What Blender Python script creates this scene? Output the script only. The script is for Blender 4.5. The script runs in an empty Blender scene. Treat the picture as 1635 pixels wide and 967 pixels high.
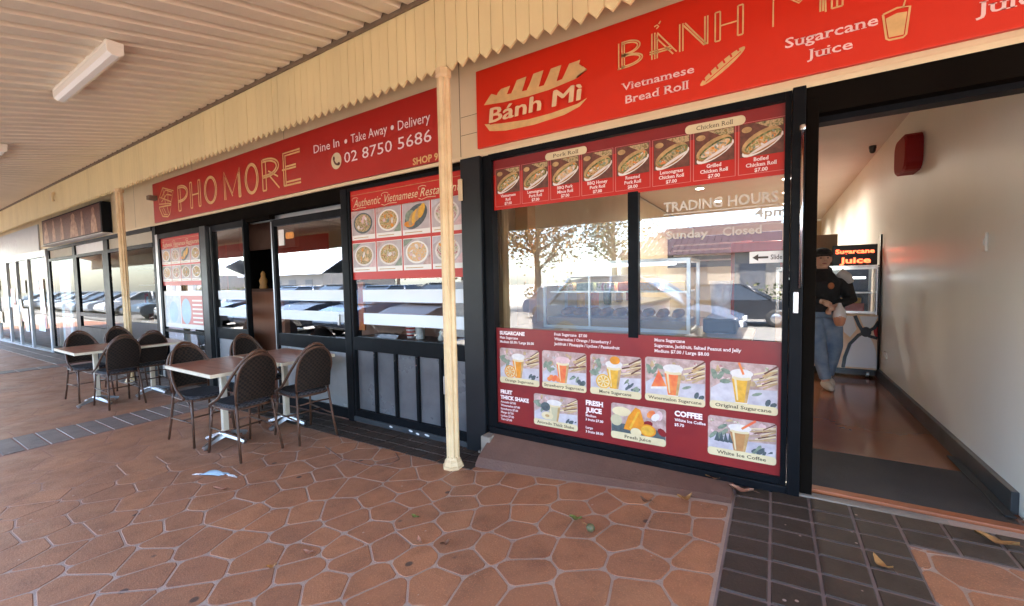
import bpy, bmesh, math, random
from mathutils import Vector, Matrix, noise as mnoise
R_ = math.radians
random.seed(7)
sc = bpy.context.scene
COL = sc.collection
# ------------------------------------------------------------------ camera
cd = bpy.data.cameras.new('camera'); cam = bpy.data.objects.new('camera', cd); COL.objects.link(cam)
M3 = Matrix(((0.84934007, -0.01216145, 0.52770592), (0.52751735, 0.05483155, -0.84777293), (-0.01862479, 0.99842155, 0.05298601)))
cam.matrix_world = Matrix.Translation((0, -2.88, 1.45)) @ M3.to_4x4()
cd.sensor_width = 36; cd.lens = 36*672.57/1635; cd.clip_start = .05; cd.clip_end = 600
sc.camera = cam
# ------------------------------------------------------------------ light
SUN_EL, SUN_AZ = R_(66), R_(-16)          # azimuth from +Y towards +X (the sun stands behind the shops)
w = bpy.data.worlds.new('World'); sc.world = w; w.use_nodes = True
nt = w.node_tree; bg = nt.nodes['Background']
sky = nt.nodes.new('ShaderNodeTexSky'); sky.sky_type = 'NISHITA'; sky.sun_disc = False
sky.sun_elevation = SUN_EL; sky.sun_rotation = SUN_AZ; sky.air_density = 1.0; sky.dust_density = 1.2; sky.ozone_density = 1
nt.links.new(sky.outputs[0], bg.inputs[0]); bg.inputs[1].default_value = 0.15
sl = bpy.data.lights.new('sun', 'SUN'); sl.energy = 5.0; sl.angle = R_(.5); sl.color = (1, .94, .85)
so = bpy.data.objects.new('sun', sl); COL.objects.link(so)
sd = Vector((math.sin(SUN_AZ)*math.cos(SUN_EL), math.cos(SUN_AZ)*math.cos(SUN_EL), math.sin(SUN_EL)))
so.rotation_euler = sd.to_track_quat('Z', 'Y').to_euler(); so.location = sd*40
sc.view_settings.view_transform = 'Standard'; sc.view_settings.look = 'None'
sc.view_settings.exposure = 3.82; sc.view_settings.gamma = 1
sc.render.engine = 'CYCLES'
cy = sc.cycles
cy.use_denoising = True; cy.max_bounces = 10; cy.diffuse_bounces = 6; cy.glossy_bounces = 4; cy.transparent_max_bounces = 12
cy.sample_clamp_indirect = 6; cy.caustics_reflective = False; cy.caustics_refractive = False

# ------------------------------------------------------------------ materials
def mat(name, col, rough=.55, metal=0., var=.0, vs=4., bump=0., bs=60., spec=.5, col2=None, emit=None, es=1., stretch=(1, 1, 1)):
    m = bpy.data.materials.new(name); m.use_nodes = True
    n = m.node_tree.nodes; l = m.node_tree.links; b = n['Principled BSDF']
    b.inputs['Base Color'].default_value = (*col, 1); b.inputs['Roughness'].default_value = rough
    b.inputs['Metallic'].default_value = metal; b.inputs['Specular IOR Level'].default_value = spec
    if emit:
        b.inputs['Emission Color'].default_value = (*emit, 1); b.inputs['Emission Strength'].default_value = es
    if var or bump:
        tc = n.new('ShaderNodeTexCoord'); mp = n.new('ShaderNodeMapping'); mp.inputs['Scale'].default_value = stretch
        l.new(tc.outputs['Object'], mp.inputs['Vector'])
    if var:
        t = n.new('ShaderNodeTexNoise'); t.inputs['Scale'].default_value = vs; t.inputs['Detail'].default_value = 6; t.inputs['Roughness'].default_value = .6
        l.new(mp.outputs[0], t.inputs['Vector'])
        mr = n.new('ShaderNodeMapRange'); mr.inputs[1].default_value = .3; mr.inputs[2].default_value = .7
        l.new(t.outputs['Fac'], mr.inputs[0])
        mx = n.new('ShaderNodeMix'); mx.data_type = 'RGBA'
        c2 = col2 if col2 else tuple(c*(1-var) for c in col)
        mx.inputs[6].default_value = (*col, 1); mx.inputs[7].default_value = (*c2, 1)
        l.new(mr.outputs[0], mx.inputs[0]); l.new(mx.outputs[2], b.inputs['Base Color'])
        ra = n.new('ShaderNodeMapRange'); ra.inputs[3].default_value = max(0, rough-.08); ra.inputs[4].default_value = min(1, rough+.1)
        l.new(t.outputs['Fac'], ra.inputs[0]); l.new(ra.outputs[0], b.inputs['Roughness'])
    if bump:
        t2 = n.new('ShaderNodeTexNoise'); t2.inputs['Scale'].default_value = bs; t2.inputs['Detail'].default_value = 5
        l.new(mp.outputs[0], t2.inputs['Vector'])
        bp = n.new('ShaderNodeBump'); bp.inputs['Strength'].default_value = bump; bp.inputs['Distance'].default_value = .01
        l.new(t2.outputs['Fac'], bp.inputs['Height']); l.new(bp.outputs[0], b.inputs['Normal'])
    return m

def ramp_mat(name, stops, scale=20, rough=.5, tex='noise', detail=3, stretch=(1, 1, 1), distort=0.):
    """a surface whose own colour runs through several tones (printed food, wood, foliage)"""
    m = bpy.data.materials.new(name); m.use_nodes = True
    n = m.node_tree.nodes; l = m.node_tree.links; b = n['Principled BSDF']; b.inputs['Roughness'].default_value = rough
    tc = n.new('ShaderNodeTexCoord'); mp = n.new('ShaderNodeMapping'); mp.inputs['Scale'].default_value = stretch
    l.new(tc.outputs['Object'], mp.inputs['Vector'])
    if tex == 'noise':
        t = n.new('ShaderNodeTexNoise'); t.inputs['Scale'].default_value = scale; t.inputs['Detail'].default_value = detail; t.inputs['Distortion'].default_value = distort
        out = t.outputs['Fac']
    else:
        t = n.new('ShaderNodeTexVoronoi'); t.inputs['Scale'].default_value = scale
        sp = n.new('ShaderNodeSeparateColor'); l.new(t.outputs['Color'], sp.inputs[0]); out = sp.outputs[0]
    l.new(mp.outputs[0], t.inputs['Vector'])
    cr = n.new('ShaderNodeValToRGB'); cr.color_ramp.elements.remove(cr.color_ramp.elements[1])
    for i, (p, c) in enumerate(stops):
        e = cr.color_ramp.elements[0] if i == 0 else cr.color_ramp.elements.new(p)
        e.position = p; e.color = (*c, 1)
    l.new(out, cr.inputs[0]); l.new(cr.outputs[0], b.inputs['Base Color'])
    return m

def glass_mat(name, base=.05, gain=1.8, tint=(.93, .95, .94)):
    m = bpy.data.materials.new(name); m.use_nodes = True
    n = m.node_tree.nodes; l = m.node_tree.links
    for x in list(n): n.remove(x)
    o = n.new('ShaderNodeOutputMaterial'); mx = n.new('ShaderNodeMixShader'); tr = n.new('ShaderNodeBsdfTransparent'); gl = n.new('ShaderNodeBsdfGlossy')
    tr.inputs[0].default_value = (*tint, 1); gl.inputs['Color'].default_value = (.95, .97, 1, 1); gl.inputs['Roughness'].default_value = .012
    lw = n.new('ShaderNodeLayerWeight'); lw.inputs[0].default_value = .32
    ma = n.new('ShaderNodeMath'); ma.operation = 'MULTIPLY_ADD'; ma.use_clamp = True; ma.inputs[1].default_value = gain; ma.inputs[2].default_value = base
    l.new(lw.outputs['Fresnel'], ma.inputs[0]); l.new(ma.outputs[0], mx.inputs[0]); l.new(tr.outputs[0], mx.inputs[1]); l.new(gl.outputs[0], mx.inputs[2]); l.new(mx.outputs[0], o.inputs[0])
    # old panes are never quite flat
    tc = n.new('ShaderNodeTexCoord'); t = n.new('ShaderNodeTexNoise'); t.inputs['Scale'].default_value = 1.3; t.inputs['Detail'].default_value = 1
    bp = n.new('ShaderNodeBump'); bp.inputs['Strength'].default_value = .05; bp.inputs['Distance'].default_value = .02
    l.new(tc.outputs['Object'], t.inputs['Vector']); l.new(t.outputs['Fac'], bp.inputs['Height']); l.new(bp.outputs[0], gl.inputs['Normal'])
    return m

M = {}
def D(k, *a, **kw): M[k] = mat(k, *a, **kw)
D('cream', (.78, .625, .38), .5, var=.12, vs=1.5, bump=.12, bs=25)
D('cream_board', (.85, .68, .35), .5, var=.14, vs=2.2, bump=.15, bs=14, stretch=(1, 1, .25))
D('cream_trim', (.80, .64, .40), .45, var=.10, vs=3)
D('ceiling', (.77, .655, .505), .45, var=.14, vs=.8)
D('gutter', (.22, .15, .09), .7, var=.3)
D('post', (.80, .62, .36), .42, var=.25, vs=6, bump=.15, bs=30, col2=(.66, .46, .24))
D('light_white', (.86, .80, .70), .35, var=.06)
D('diffuser', (.88, .84, .76), .25)
D('sign_red', (.47, .024, .015), .38, var=.07, vs=1.2)
D('sign_orange', (.68, .028, .008), .38, var=.06, vs=1.2)
D('gold', (.80, .50, .20), .45, var=.2, vs=14)
D('gold_pale', (.86, .62, .34), .45, var=.15, vs=14)
D('gold_dark', (.50, .24, .07), .5)
D('sign_white', (.56, .57, .58), .45, var=.06)
D('car_dark', (.025, .026, .03), .25)
D('lettering_white', (.86, .74, .70), .5)
D('lettering_pink', (.88, .60, .55), .5)
D('frame_black', (.008, .009, .011), .42, var=.45, vs=5, bump=.05, bs=40, spec=.09)
D('frame_brown', (.008, .006, .0045), .85, var=.3, vs=4, spec=.03)
D('pillar_black', (.010, .012, .015), .36, var=.5, vs=3.5, bump=.1, bs=30, spec=.4)
D('aluminium', (.55, .56, .57), .32, 1.0, var=.1)
D('chrome', (.75, .76, .78), .15, 1.0)
D('panel_grey', (.15, .15, .155), .28, var=.35, vs=2.2, spec=.6, col2=(.07, .07, .075))
D('panel_frost', (.33, .345, .35), .25, var=.3, vs=2.0, spec=.7)
D('stripe', (.78, .84, .88), .45)
D('vinyl_letter', (.56, .53, .46), .5)
D('white_paint', (.80, .79, .76), .45, var=.08)
D('white_frame', (.50, .52, .54), .35)
D('wall_in', (.80, .815, .775), .34, var=.07, vs=.9, spec=.45)
D('wall_beige', (.52, .46, .34), .6, var=.1)
D('ceil_in', (.60, .57, .54), .7, var=.05)
D('skirt', (.05, .055, .06), .35, var=.3)
D('cement', (.30, .25, .20), .8, var=.3, vs=9, bump=.4, bs=40)
D('plinth', (.165, .085, .060), .62, var=.25, vs=5, bump=.25, bs=70)
D('threshold_wood', (.34, .10, .035), .5, var=.4, vs=10, stretch=(.2, 1, 1))
D('mat_dark', (.045, .036, .031), .9, var=.2, bump=.6, bs=300)
D('floor_in', (.24, .090, .042), .14, var=.25, vs=1.6, spec=.6)
D('floor_dark', (.09, .06, .05), .35, var=.2)
D('dark_wall', (.030, .026, .026), .7, var=.3)
D('brown_panel', (.40, .18, .11), .45, var=.25, vs=3, stretch=(1, 1, .2))
D('brown_board', (.12, .055, .035), .5, var=.3)
D('asphalt', (.21, .195, .175), .9, var=.3, vs=3, bump=.5, bs=60)
D('concrete', (.36, .33, .29), .85, var=.2, vs=3, bump=.2, bs=50)
D('road_paint', (.75, .75, .72), .6)
D('chair_tube', (.11, .050, .027), .42, var=.45, vs=22, col2=(.050, .024, .015), spec=.35)
D('chair_tip', (.02, .02, .02), .6)
D('table_edge', (.72, .63, .48), .5, var=.2, vs=12)
D('alu_cast', (.62, .63, .65), .28, 1.0, var=.1)
D('pole_alu', (.74, .66, .52), .4, .25, var=.08)
D('leaf_tan', (.42, .20, .06), .6, var=.5, vs=30)
D('leaf_pink', (.46, .22, .14), .6, var=.4, vs=30)
D('leaf_brown', (.16, .075, .04), .7, var=.4, vs=30)
D('leaf_green', (.16, .19, .04), .6, var=.4, vs=30)
D('nut', (.13, .12, .05), .5, var=.4, vs=40)
D('mask_blue', (.36, .50, .60), .7, var=.12, vs=60, stretch=(1, 4, 1))
D('mask_strap', (.75, .72, .68), .7)
D('led_body', (.012, .010, .010), .4)
M['led_red'] = mat('led_red', (.8, .05, .02), .4, emit=(1, .09, .03), es=.55)
M['lamp_on'] = mat('lamp_on', (.9, .9, .85), .4, emit=(1, .93, .8), es=3)
M['case_strip'] = mat('case_strip', (.9, .9, .9), .4, emit=(.85, .93, 1), es=.6)
D('cart_white', (.85, .85, .86), .15, spec=.7)
D('cart_orange', (.85, .52, .28), .2, var=.4, vs=2.5, spec=.7, col2=(.88, .74, .56))
D('cart_red', (.45, .02, .02), .25)
D('cart_black', (.012, .012, .013), .25)
D('red_box', (.30, .014, .014), .5, var=.15, spec=.2)
D('red_box_face', (.36, .07, .06), .7, spec=.1)
D('plastic_white', (.78, .77, .72), .35)
D('cctv_black', (.015, .015, .016), .3)
D('cardboard', (.30, .20, .13), .8, var=.2)
D('menu_dark', (.03, .06, .12), .5, var=.3)
D('fridge_red', (.42, .015, .02), .35, var=.2)
D('counter_wood', (.48, .28, .12), .4, var=.3, vs=4, stretch=(.3, 1, 1))
D('counter_white', (.76, .74, .68), .35)
D('bread', (.50, .25, .07), .6, var=.5, vs=20, col2=(.30, .12, .03))
D('steel', (.6, .6, .6), .3, 1.0)
D('skin', (.60, .36, .26), .5)
D('hoodie', (.012, .012, .014), .85, var=.3, vs=20)
D('hoodie_light', (.45, .43, .44), .85)
D('jeans', (.10, .16, .26), .85, var=.5, vs=9, col2=(.24, .30, .38))
D('shoe', (.55, .48, .40), .6)
D('cap', (.012, .011, .012), .8)
D('hair', (.02, .014, .010), .6)
D('bag_plastic', (.62, .60, .60), .25)
D('drink', (.55, .24, .14), .3)
D('emblem', (.35, .12, .04), .6)
D('face_dark', (.06, .03, .025), .5)
D('lip', (.38, .12, .10), .5)
D('car_blue', (.05, .075, .12), .2, spec=.7)
D('car_white', (.78, .78, .78), .2, spec=.7)
D('car_silver', (.42, .43, .45), .25, .4)
D('car_red', (.35, .03, .03), .2)
D('car_glass', (.02, .025, .03), .05, spec=.8)
D('tyre', (.02, .02, .02), .8)
D('bark', (.14, .10, .07), .9, var=.4, vs=8)
D('roof_brown', (.060, .028, .024), .5, var=.25, vs=2)
D('roof_grey', (.30, .33, .38), .5, var=.2)
D('house_wall', (.26, .23, .20), .8, var=.1)
D('house_dark', (.10, .10, .11), .4)
D('awning_red', (.88, .09, .05), .5)
# printed colours
D('p_maroon', (.17, .014, .022), .30, var=.22, vs=1.3, col2=(.31, .024, .018))
D('p_red', (.52, .016, .008), .35)
D('p_red_lt', (.62, .22, .20), .4)
D('p_white', (.82, .80, .76), .4)
D('p_cream', (.78, .66, .40), .4, var=.2, vs=6)
D('p_text', (.92, .80, .78), .4)
D('p_dark', (.06, .035, .02), .5)
D('p_rose', (.66, .48, .45), .4, var=.45, vs=17, col2=(.30, .19, .16))
D('p_cloth', (.66, .63, .66), .4, var=.35, vs=10, col2=(.40, .36, .42))
D('p_wood', (.60, .42, .22), .4, var=.5, vs=25)
D('p_leaf', (.12, .16, .12), .4, var=.6, vs=30, col2=(.30, .36, .26))
D('p_slate', (.10, .13, .14), .4, var=.5, vs=30)
D('p_orange', (.82, .30, .02), .4, var=.3, vs=25)
D('p_yellow', (.84, .46, .05), .4, var=.3, vs=25)
D('p_strawb', (.70, .09, .05), .4, var=.4, vs=12, col2=(.85, .35, .08))
D('p_pink', (.80, .55, .55), .4, var=.3, vs=20)
D('p_coffee', (.55, .27, .10), .4, var=.3, vs=12)
D('p_foam', (.80, .74, .70), .4, var=.2, vs=30)
D('p_avoc', (.62, .56, .36), .4, var=.3)
D('p_lblue', (.45, .66, .78), .4, var=.2, vs=8)
D('p_paleblue', (.66, .75, .80), .4, var=.25, vs=14)
D('p_dish_bg', (.55, .50, .50), .4, var=.4, vs=9, col2=(.40, .33, .34))
D('p_bread', (.66, .42, .18), .4, var=.5, vs=20)
D('p_crust', (.50, .24, .07), .4, var=.5, vs=20)
D('p_brown', (.20, .07, .045), .4, var=.6, vs=22)
D('p_figure', (.66, .42, .24), .4, var=.5, vs=9, col2=(.25, .10, .07))
M['p_food_a'] = ramp_mat('p_food_a', [(.25, (.10, .05, .02)), (.42, (.50, .25, .08)), (.5, (.66, .48, .26)), (.58, (.20, .24, .06)), (.72, (.70, .30, .12))], 38)
M['p_food_b'] = ramp_mat('p_food_b', [(.25, (.14, .12, .05)), (.42, (.66, .52, .34)), (.5, (.72, .36, .10)), (.6, (.62, .56, .44)), (.75, (.30, .12, .06))], 42)
M['p_food_c'] = ramp_mat('p_food_c', [(.25, (.20, .05, .06)), (.42, (.55, .28, .28)), (.5, (.66, .60, .50)), (.6, (.30, .32, .18)), (.75, (.55, .20, .18))], 36)
M['p_food_e'] = ramp_mat('p_food_e', [(.3, (.03, .035, .01)), (.5, (.14, .17, .05)), (.62, (.30, .30, .12)), (.75, (.08, .05, .02))], 60)
M['p_food_d'] = ramp_mat('p_food_d', [(.25, (.05, .04, .02)), (.42, (.30, .26, .12)), (.5, (.60, .40, .22)), (.6, (.16, .18, .06)), (.75, (.50, .16, .06))], 46)
PAL = [k for k in M if k.startswith('p_')]+['gold']
PI_ = {k: i for i, k in enumerate(PAL)}
M['glass'] = glass_mat('glass', .11, 1.8)
M['glass_film'] = glass_mat('glass_film', .17, 2.0)
M['glass_far'] = glass_mat('glass_far', .03, .34)
M['glass_case'] = glass_mat('glass_case', .03, 1.0)
# table wood, weave
M['table_wood'] = ramp_mat('table_wood', [(.30, (.20, .075, .045)), (.5, (.34, .15, .095)), (.68, (.24, .095, .06))], 7, .35, detail=6, stretch=(.35, 3.2, 1), distort=.6)
def weave_mat(name, ca, cb, sc_=52):
    m = bpy.data.materials.new(name); m.use_nodes = True
    n = m.node_tree.nodes; l = m.node_tree.links; b = n['Principled BSDF']; b.inputs['Roughness'].default_value = .65; b.inputs['Specular IOR Level'].default_value = .2
    tc = n.new('ShaderNodeTexCoord'); ck = n.new('ShaderNodeTexChecker'); ck.inputs['Scale'].default_value = sc_
    ck.inputs['Color1'].default_value = (*ca, 1); ck.inputs['Color2'].default_value = (*cb, 1)
    l.new(tc.outputs['Object'], ck.inputs['Vector']); l.new(ck.outputs[0], b.inputs['Base Color'])
    bp = n.new('ShaderNodeBump'); bp.inputs['Strength'].default_value = .7; bp.inputs['Distance'].default_value = .004
    l.new(ck.outputs['Fac'], bp.inputs['Height']); l.new(bp.outputs[0], b.inputs['Normal'])
    return m
M['weave_back'] = weave_mat('weave_back', (.030, .018, .012), (.010, .007, .006))
M['weave_seat'] = weave_mat('weave_seat', (.060, .055, .058), (.020, .019, .022))
# paving
def paver_mat(name, c1, c2, rough):
    m = bpy.data.materials.new(name); m.use_nodes = True
    n = m.node_tree.nodes; l = m.node_tree.links; b = n['Principled BSDF']
    tc = n.new('ShaderNodeTexCoord')
    def nz(s, d=6):
        t = n.new('ShaderNodeTexNoise'); t.inputs['Scale'].default_value = s; t.inputs['Detail'].default_value = d; t.inputs['Roughness'].default_value = .65; b.inputs['Specular IOR Level'].default_value = .35
        l.new(tc.outputs['Object'], t.inputs['Vector']); return t.outputs['Fac']
    def mr(x, a, b_, c, d):
        k = n.new('ShaderNodeMapRange'); l.new(x, k.inputs[0])
        for i, v in enumerate((a, b_, c, d)): k.inputs[i+1].default_value = v
        return k.outputs[0]
    def mix(f, a, bb):
        k = n.new('ShaderNodeMix'); k.data_type = 'RGBA'; l.new(f, k.inputs[0])
        for i, v in ((6, a), (7, bb)):
            if isinstance(v, tuple): k.inputs[i].default_value = (*v, 1)
            else: l.new(v, k.inputs[i])
        return k.outputs[2]
    base = mix(mr(nz(1.1), .35, .68, 0, 1), c1, c2)
    base = mix(mr(nz(6), .45, .70, 0, .6), base, tuple(x*.6 for x in c2))       # grime
    base = mix(mr(nz(150, 2), .54, .70, 0, .6), base, tuple(min(1, x*1.5) for x in c1))  # grain
    vo = n.new('ShaderNodeTexVoronoi'); vo.inputs['Scale'].default_value = 3.6; l.new(tc.outputs['Object'], vo.inputs['Vector'])
    base = mix(mr(vo.outputs['Distance'], .055, .085, .85, 0), base, (.05, .035, .03))   # gum spots
    v2 = n.new('ShaderNodeTexVoronoi'); v2.inputs['Scale'].default_value = 8; l.new(tc.outputs['Object'], v2.inputs['Vector'])
    base = mix(mr(v2.outputs['Distance'], .045, .06, .7, 0), base, (.50, .36, .30))       # pale chips
    l.new(base, b.inputs['Base Color'])
    l.new(mr(nz(3), .3, .7, rough-.1, rough+.14), b.inputs['Roughness'])
    bp = n.new('ShaderNodeBump'); bp.inputs['Strength'].default_value = .35; bp.inputs['Distance'].default_value = .006
    l.new(nz(85, 4), bp.inputs['Height']); l.new(bp.outputs[0], b.inputs['Normal'])
    return m
M['paver'] = paver_mat('paver', (.37, .155, .074), (.28, .126, .068), .52)
M['paver_b'] = paver_mat('paver_b', (.40, .170, .080), (.305, .136, .072), .52)
M['paver_c'] = paver_mat('paver_c', (.345, .146, .072), (.265, .120, .068), .50)
M['tile_dark'] = paver_mat('tile_dark', (.042, .027, .019), (.056, .037, .026), .55)
M['tile_grey'] = paver_mat('tile_grey', (.165, .120, .098), (.205, .148, .118), .55)
def grout_mat():
    m = mat('grout', (.425, .315, .25), .85, var=.35, vs=7, bump=.3, bs=80, col2=(.34, .24, .185))
    n = m.node_tree.nodes; l = m.node_tree.links; b = n['Principled BSDF']
    src = b.inputs['Base Color'].links[0].from_socket
    tc = n.new('ShaderNodeTexCoord'); sx = n.new('ShaderNodeSeparateXYZ'); l.new(tc.outputs['Object'], sx.inputs[0])
    mr = n.new('ShaderNodeMapRange'); mr.inputs[1].default_value = -5.2; mr.inputs[2].default_value = -3.0; mr.inputs[3].default_value = .85; mr.inputs[4].default_value = 0
    l.new(sx.outputs[0], mr.inputs[0])
    mx = n.new('ShaderNodeMix'); mx.data_type = 'RGBA'; mx.inputs[7].default_value = (.30, .135, .09, 1)   # joints painted over at the far end
    l.new(mr.outputs[0], mx.inputs[0]); l.new(src, mx.inputs[6]); l.new(mx.outputs[2], b.inputs['Base Color'])
    return m
M['grout'] = grout_mat()
M['grout_tile'] = mat('grout_tile', (.24, .18, .165), .8, var=.3, vs=9)
M['foliage'] = ramp_mat('foliage', [(.3, (.05, .075, .02)), (.5, (.09, .11, .03)), (.7, (.17, .13, .04))], 1.2)
M['foliage_rust'] = ramp_mat('foliage_rust', [(.3, (.14, .11, .04)), (.5, (.30, .18, .06)), (.7, (.42, .23, .07))], 1.2)

# ------------------------------------------------------------------ mesh helpers
ORG = {}
class MB:
    def __init__(s): s.v = []; s.f = []; s.m = []; s.sm = []
    def add(s, vs, fs, mi=0, smooth=False):
        o = len(s.v); s.v += [tuple(p) for p in vs]
        for q in fs: s.f.append([i+o for i in q]); s.m.append(mi); s.sm.append(smooth)
        return s
    def box(s, x0, x1, y0, y1, z0, z1, mi=0, bev=0.):
        P = [(x, y, z) for z in (z0, z1) for y in (y0, y1) for x in (x0, x1)]
        F = [(0, 2, 3, 1), (4, 5, 7, 6), (0, 1, 5, 4), (1, 3, 7, 5), (3, 2, 6, 7), (2, 0, 4, 6)]
        if bev:
            bm = bmesh.new(); vv = [bm.verts.new(p) for p in P]
            for q in F: bm.faces.new([vv[i] for i in q])
            bmesh.ops.bevel(bm, geom=bm.edges[:], offset=bev, segments=2, affect='EDGES', profile=.6)
            bm.verts.index_update()
            s.add([v.co[:] for v in bm.verts], [[v.index for v in f.verts] for f in bm.faces], mi); bm.free()
        else: s.add(P, F, mi)
        return s
    def quad(s, x0, x1, z0, z1, y, mi=0): return s.add([(x0, y, z0), (x1, y, z0), (x1, y, z1), (x0, y, z1)], [(0, 1, 2, 3)], mi)
    def poly(s, pts, y, mi=0):
        a = sum(pts[i][0]*pts[(i+1) % len(pts)][1]-pts[(i+1) % len(pts)][0]*pts[i][1] for i in range(len(pts)))
        if a < 0: pts = pts[::-1]
        return s.add([(p[0], y, p[1]) for p in pts], [tuple(range(len(pts)))], mi)
    def prism(s, pts, y0, y1, mi=0):
        a = sum(pts[i][0]*pts[(i+1) % len(pts)][1]-pts[(i+1) % len(pts)][0]*pts[i][1] for i in range(len(pts)))
        if a < 0: pts = pts[::-1]
        n = len(pts); V = [(p[0], y0, p[1]) for p in pts]+[(p[0], y1, p[1]) for p in pts]
        F = [tuple(range(n)), tuple(range(2*n-1, n-1, -1))]+[(i, i+n, (i+1) % n+n, (i+1) % n) for i in range(n)]
        return s.add(V, F, mi)
    def tube(s, pts, r, n=8, mi=0, closed=False):
        pts = [Vector(p) for p in pts]; rs = r if isinstance(r, (list, tuple)) else [r]*len(pts)
        N = len(pts); V = []; up = None
        for i, p in enumerate(pts):
            a = pts[(i-1) % N] if (closed or i > 0) else p; b = pts[(i+1) % N] if (closed or i < N-1) else p
            t = (b-a).normalized()
            if up is None: up = Vector((0, 0, 1)) if abs(t.z) < .9 else Vector((1, 0, 0))
            up = (up-t*up.dot(t)).normalized(); sd_ = t.cross(up)
            for k in range(n):
                an = 2*math.pi*k/n; V.append(p+(up*math.cos(an)+sd_*math.sin(an))*rs[i])
        F = []
        for i in range(N if closed else N-1):
            for k in range(n):
                j = (i+1) % N; F.append((i*n+k, i*n+(k+1) % n, j*n+(k+1) % n, j*n+k))
        s.add(V, F, mi, True)
        if not closed:
            o = len(s.v)-N*n
            s.f.append([o+k for k in range(n)][::-1]); s.m.append(mi); s.sm.append(False)
            s.f.append([o+(N-1)*n+k for k in range(n)]); s.m.append(mi); s.sm.append(False)
        return s
    def lathe(s, prof, c=(0, 0, 0), n=20, mi=0, axis='z', smooth=True, rot=0.):
        V = []; F = []
        for r, h in prof:
            for k in range(n):
                a = 2*math.pi*k/n+rot; q = (r*math.cos(a), r*math.sin(a), h)
                if axis == 'y': q = (q[0], q[2], q[1])
                if axis == 'x': q = (q[2], q[0], q[1])
                V.append((c[0]+q[0], c[1]+q[1], c[2]+q[2]))
        for i in range(len(prof)-1):
            for k in range(n): F.append((i*n+k, i*n+(k+1) % n, (i+1)*n+(k+1) % n, (i+1)*n+k))
        s.add(V, F, mi, smooth)
        return s.add(V[:n], [tuple(range(n))[::-1]], mi).add(V[-n:], [tuple(range(n))], mi)
    def ribbon(s, pts, w, y, mi=0):
        L = []; Rr = []; N = len(pts)
        for i in range(N):
            a = pts[max(0, i-1)]; b = pts[min(N-1, i+1)]; dx, dz = b[0]-a[0], b[1]-a[1]; d = math.hypot(dx, dz) or 1
            nx, nz = -dz/d*w/2, dx/d*w/2; p = pts[i]
            L.append((p[0]+nx, y, p[1]+nz)); Rr.append((p[0]-nx, y, p[1]-nz))
        return s.add(L+Rr, [(i, N+i, N+i+1, i+1) for i in range(N-1)], mi)
    def ell(s, cx, cz, rx, rz, y, mi=0, rot=0., n=22, a0=0, a1=2*math.pi):
        P = []
        full = abs(a1-a0-2*math.pi) < 1e-6
        for k in range(n if full else n+1):
            a = a0+(a1-a0)*k/n; u, v_ = rx*math.cos(a), rz*math.sin(a)
            P.append((cx+u*math.cos(rot)-v_*math.sin(rot), cz+u*math.sin(rot)+v_*math.cos(rot)))
        return s.poly(P, y, mi)
    def rrect(s, x0, x1, z0, z1, r, y, mi=0):
        P = []
        for cx, cz, a in ((x1-r, z1-r, 0), (x0+r, z1-r, 90), (x0+r, z0+r, 180), (x1-r, z0+r, 270)):
            for k in range(5): t = R_(a+k*22.5); P.append((cx+r*math.cos(t), cz+r*math.sin(t)))
        return s.poly(P, y, mi)
    def text(s, t, x, z, h, y, mi=0, w=None, bold=.0, shear=0., serif=False, align='l', slope=0.):
        vs, fs, cap = raw_text(t, bold, serif)
        xs = [p[0] for p in vs]; a, b = min(xs), max(xs); k = h/cap; kx = (w/(b-a)) if w else k
        ox = 0 if align == 'l' else (-(b-a)*kx/2 if align == 'c' else -(b-a)*kx)
        V = [(x+ox+(p[0]-a)*kx+shear*p[1]*k, y, z+p[1]*k+slope*(p[0]-a)*kx) for p in vs]
        return s.add(V, fs, mi)
    def build(s, name, mats, parent=None, org=None, smooth=None):
        if isinstance(mats, str): mats = [mats]
        o3 = Vector(ORG[parent.name]) if parent else Vector(org if org else (0, 0, 0))
        me = bpy.data.meshes.new(name); me.from_pydata([tuple(Vector(p)-o3) for p in s.v], [], s.f)
        for k in mats: me.materials.append(M[k])
        for p, mi, sm in zip(me.polygons, s.m, s.sm): p.material_index = mi; p.use_smooth = sm if smooth is None else smooth
        me.update()
        o = bpy.data.objects.new(name, me); COL.objects.link(o)
        if parent: o.parent = parent
        else: o.location = o3
        ORG[o.name] = tuple(o3)
        return o
_tc = {}
def raw_text(t, bold=0., serif=False):
    key = (t, bold, serif)
    if key in _tc: return _tc[key]
    c = bpy.data.curves.new('t', 'FONT'); c.body = t; c.size = 1; c.offset = bold; c.resolution_u = 2
    o = bpy.data.objects.new('t', c); m = o.to_mesh()
    vs = [tuple(v.co) for v in m.vertices]; fs = [tuple(p.vertices) for p in m.polygons]
    cap = .70+bold
    if serif:                                   # slab ends on every stem
        cnt = {}
        for p in m.polygons:
            for e in p.edge_keys: cnt[e] = cnt.get(e, 0)+1
        for (a, b), k in cnt.items():
            if k != 1: continue
            A, B = vs[a], vs[b]; L = abs(A[0]-B[0])
            if abs(A[1]-B[1]) < 1e-4 and .05 < L < .21:
                z = A[1]; x0, x1 = min(A[0], B[0])-.055, max(A[0], B[0])+.055
                lo = z < .2
                if not (abs(z+bold) < .03 or abs(z-.47-bold) < .06 or abs(z-.70-bold) < .08): continue
                z0, z1 = (z-.002, z+.05) if lo else (z-.05, z+.002)
                n = len(vs); vs += [(x0, z0, 0), (x1, z0, 0), (x1, z1, 0), (x0, z1, 0)]; fs.append((n, n+1, n+2, n+3))
    o.to_mesh_clear(); bpy.data.objects.remove(o); bpy.data.curves.remove(c)
    _tc[key] = (vs, fs, cap)
    return _tc[key]

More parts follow.
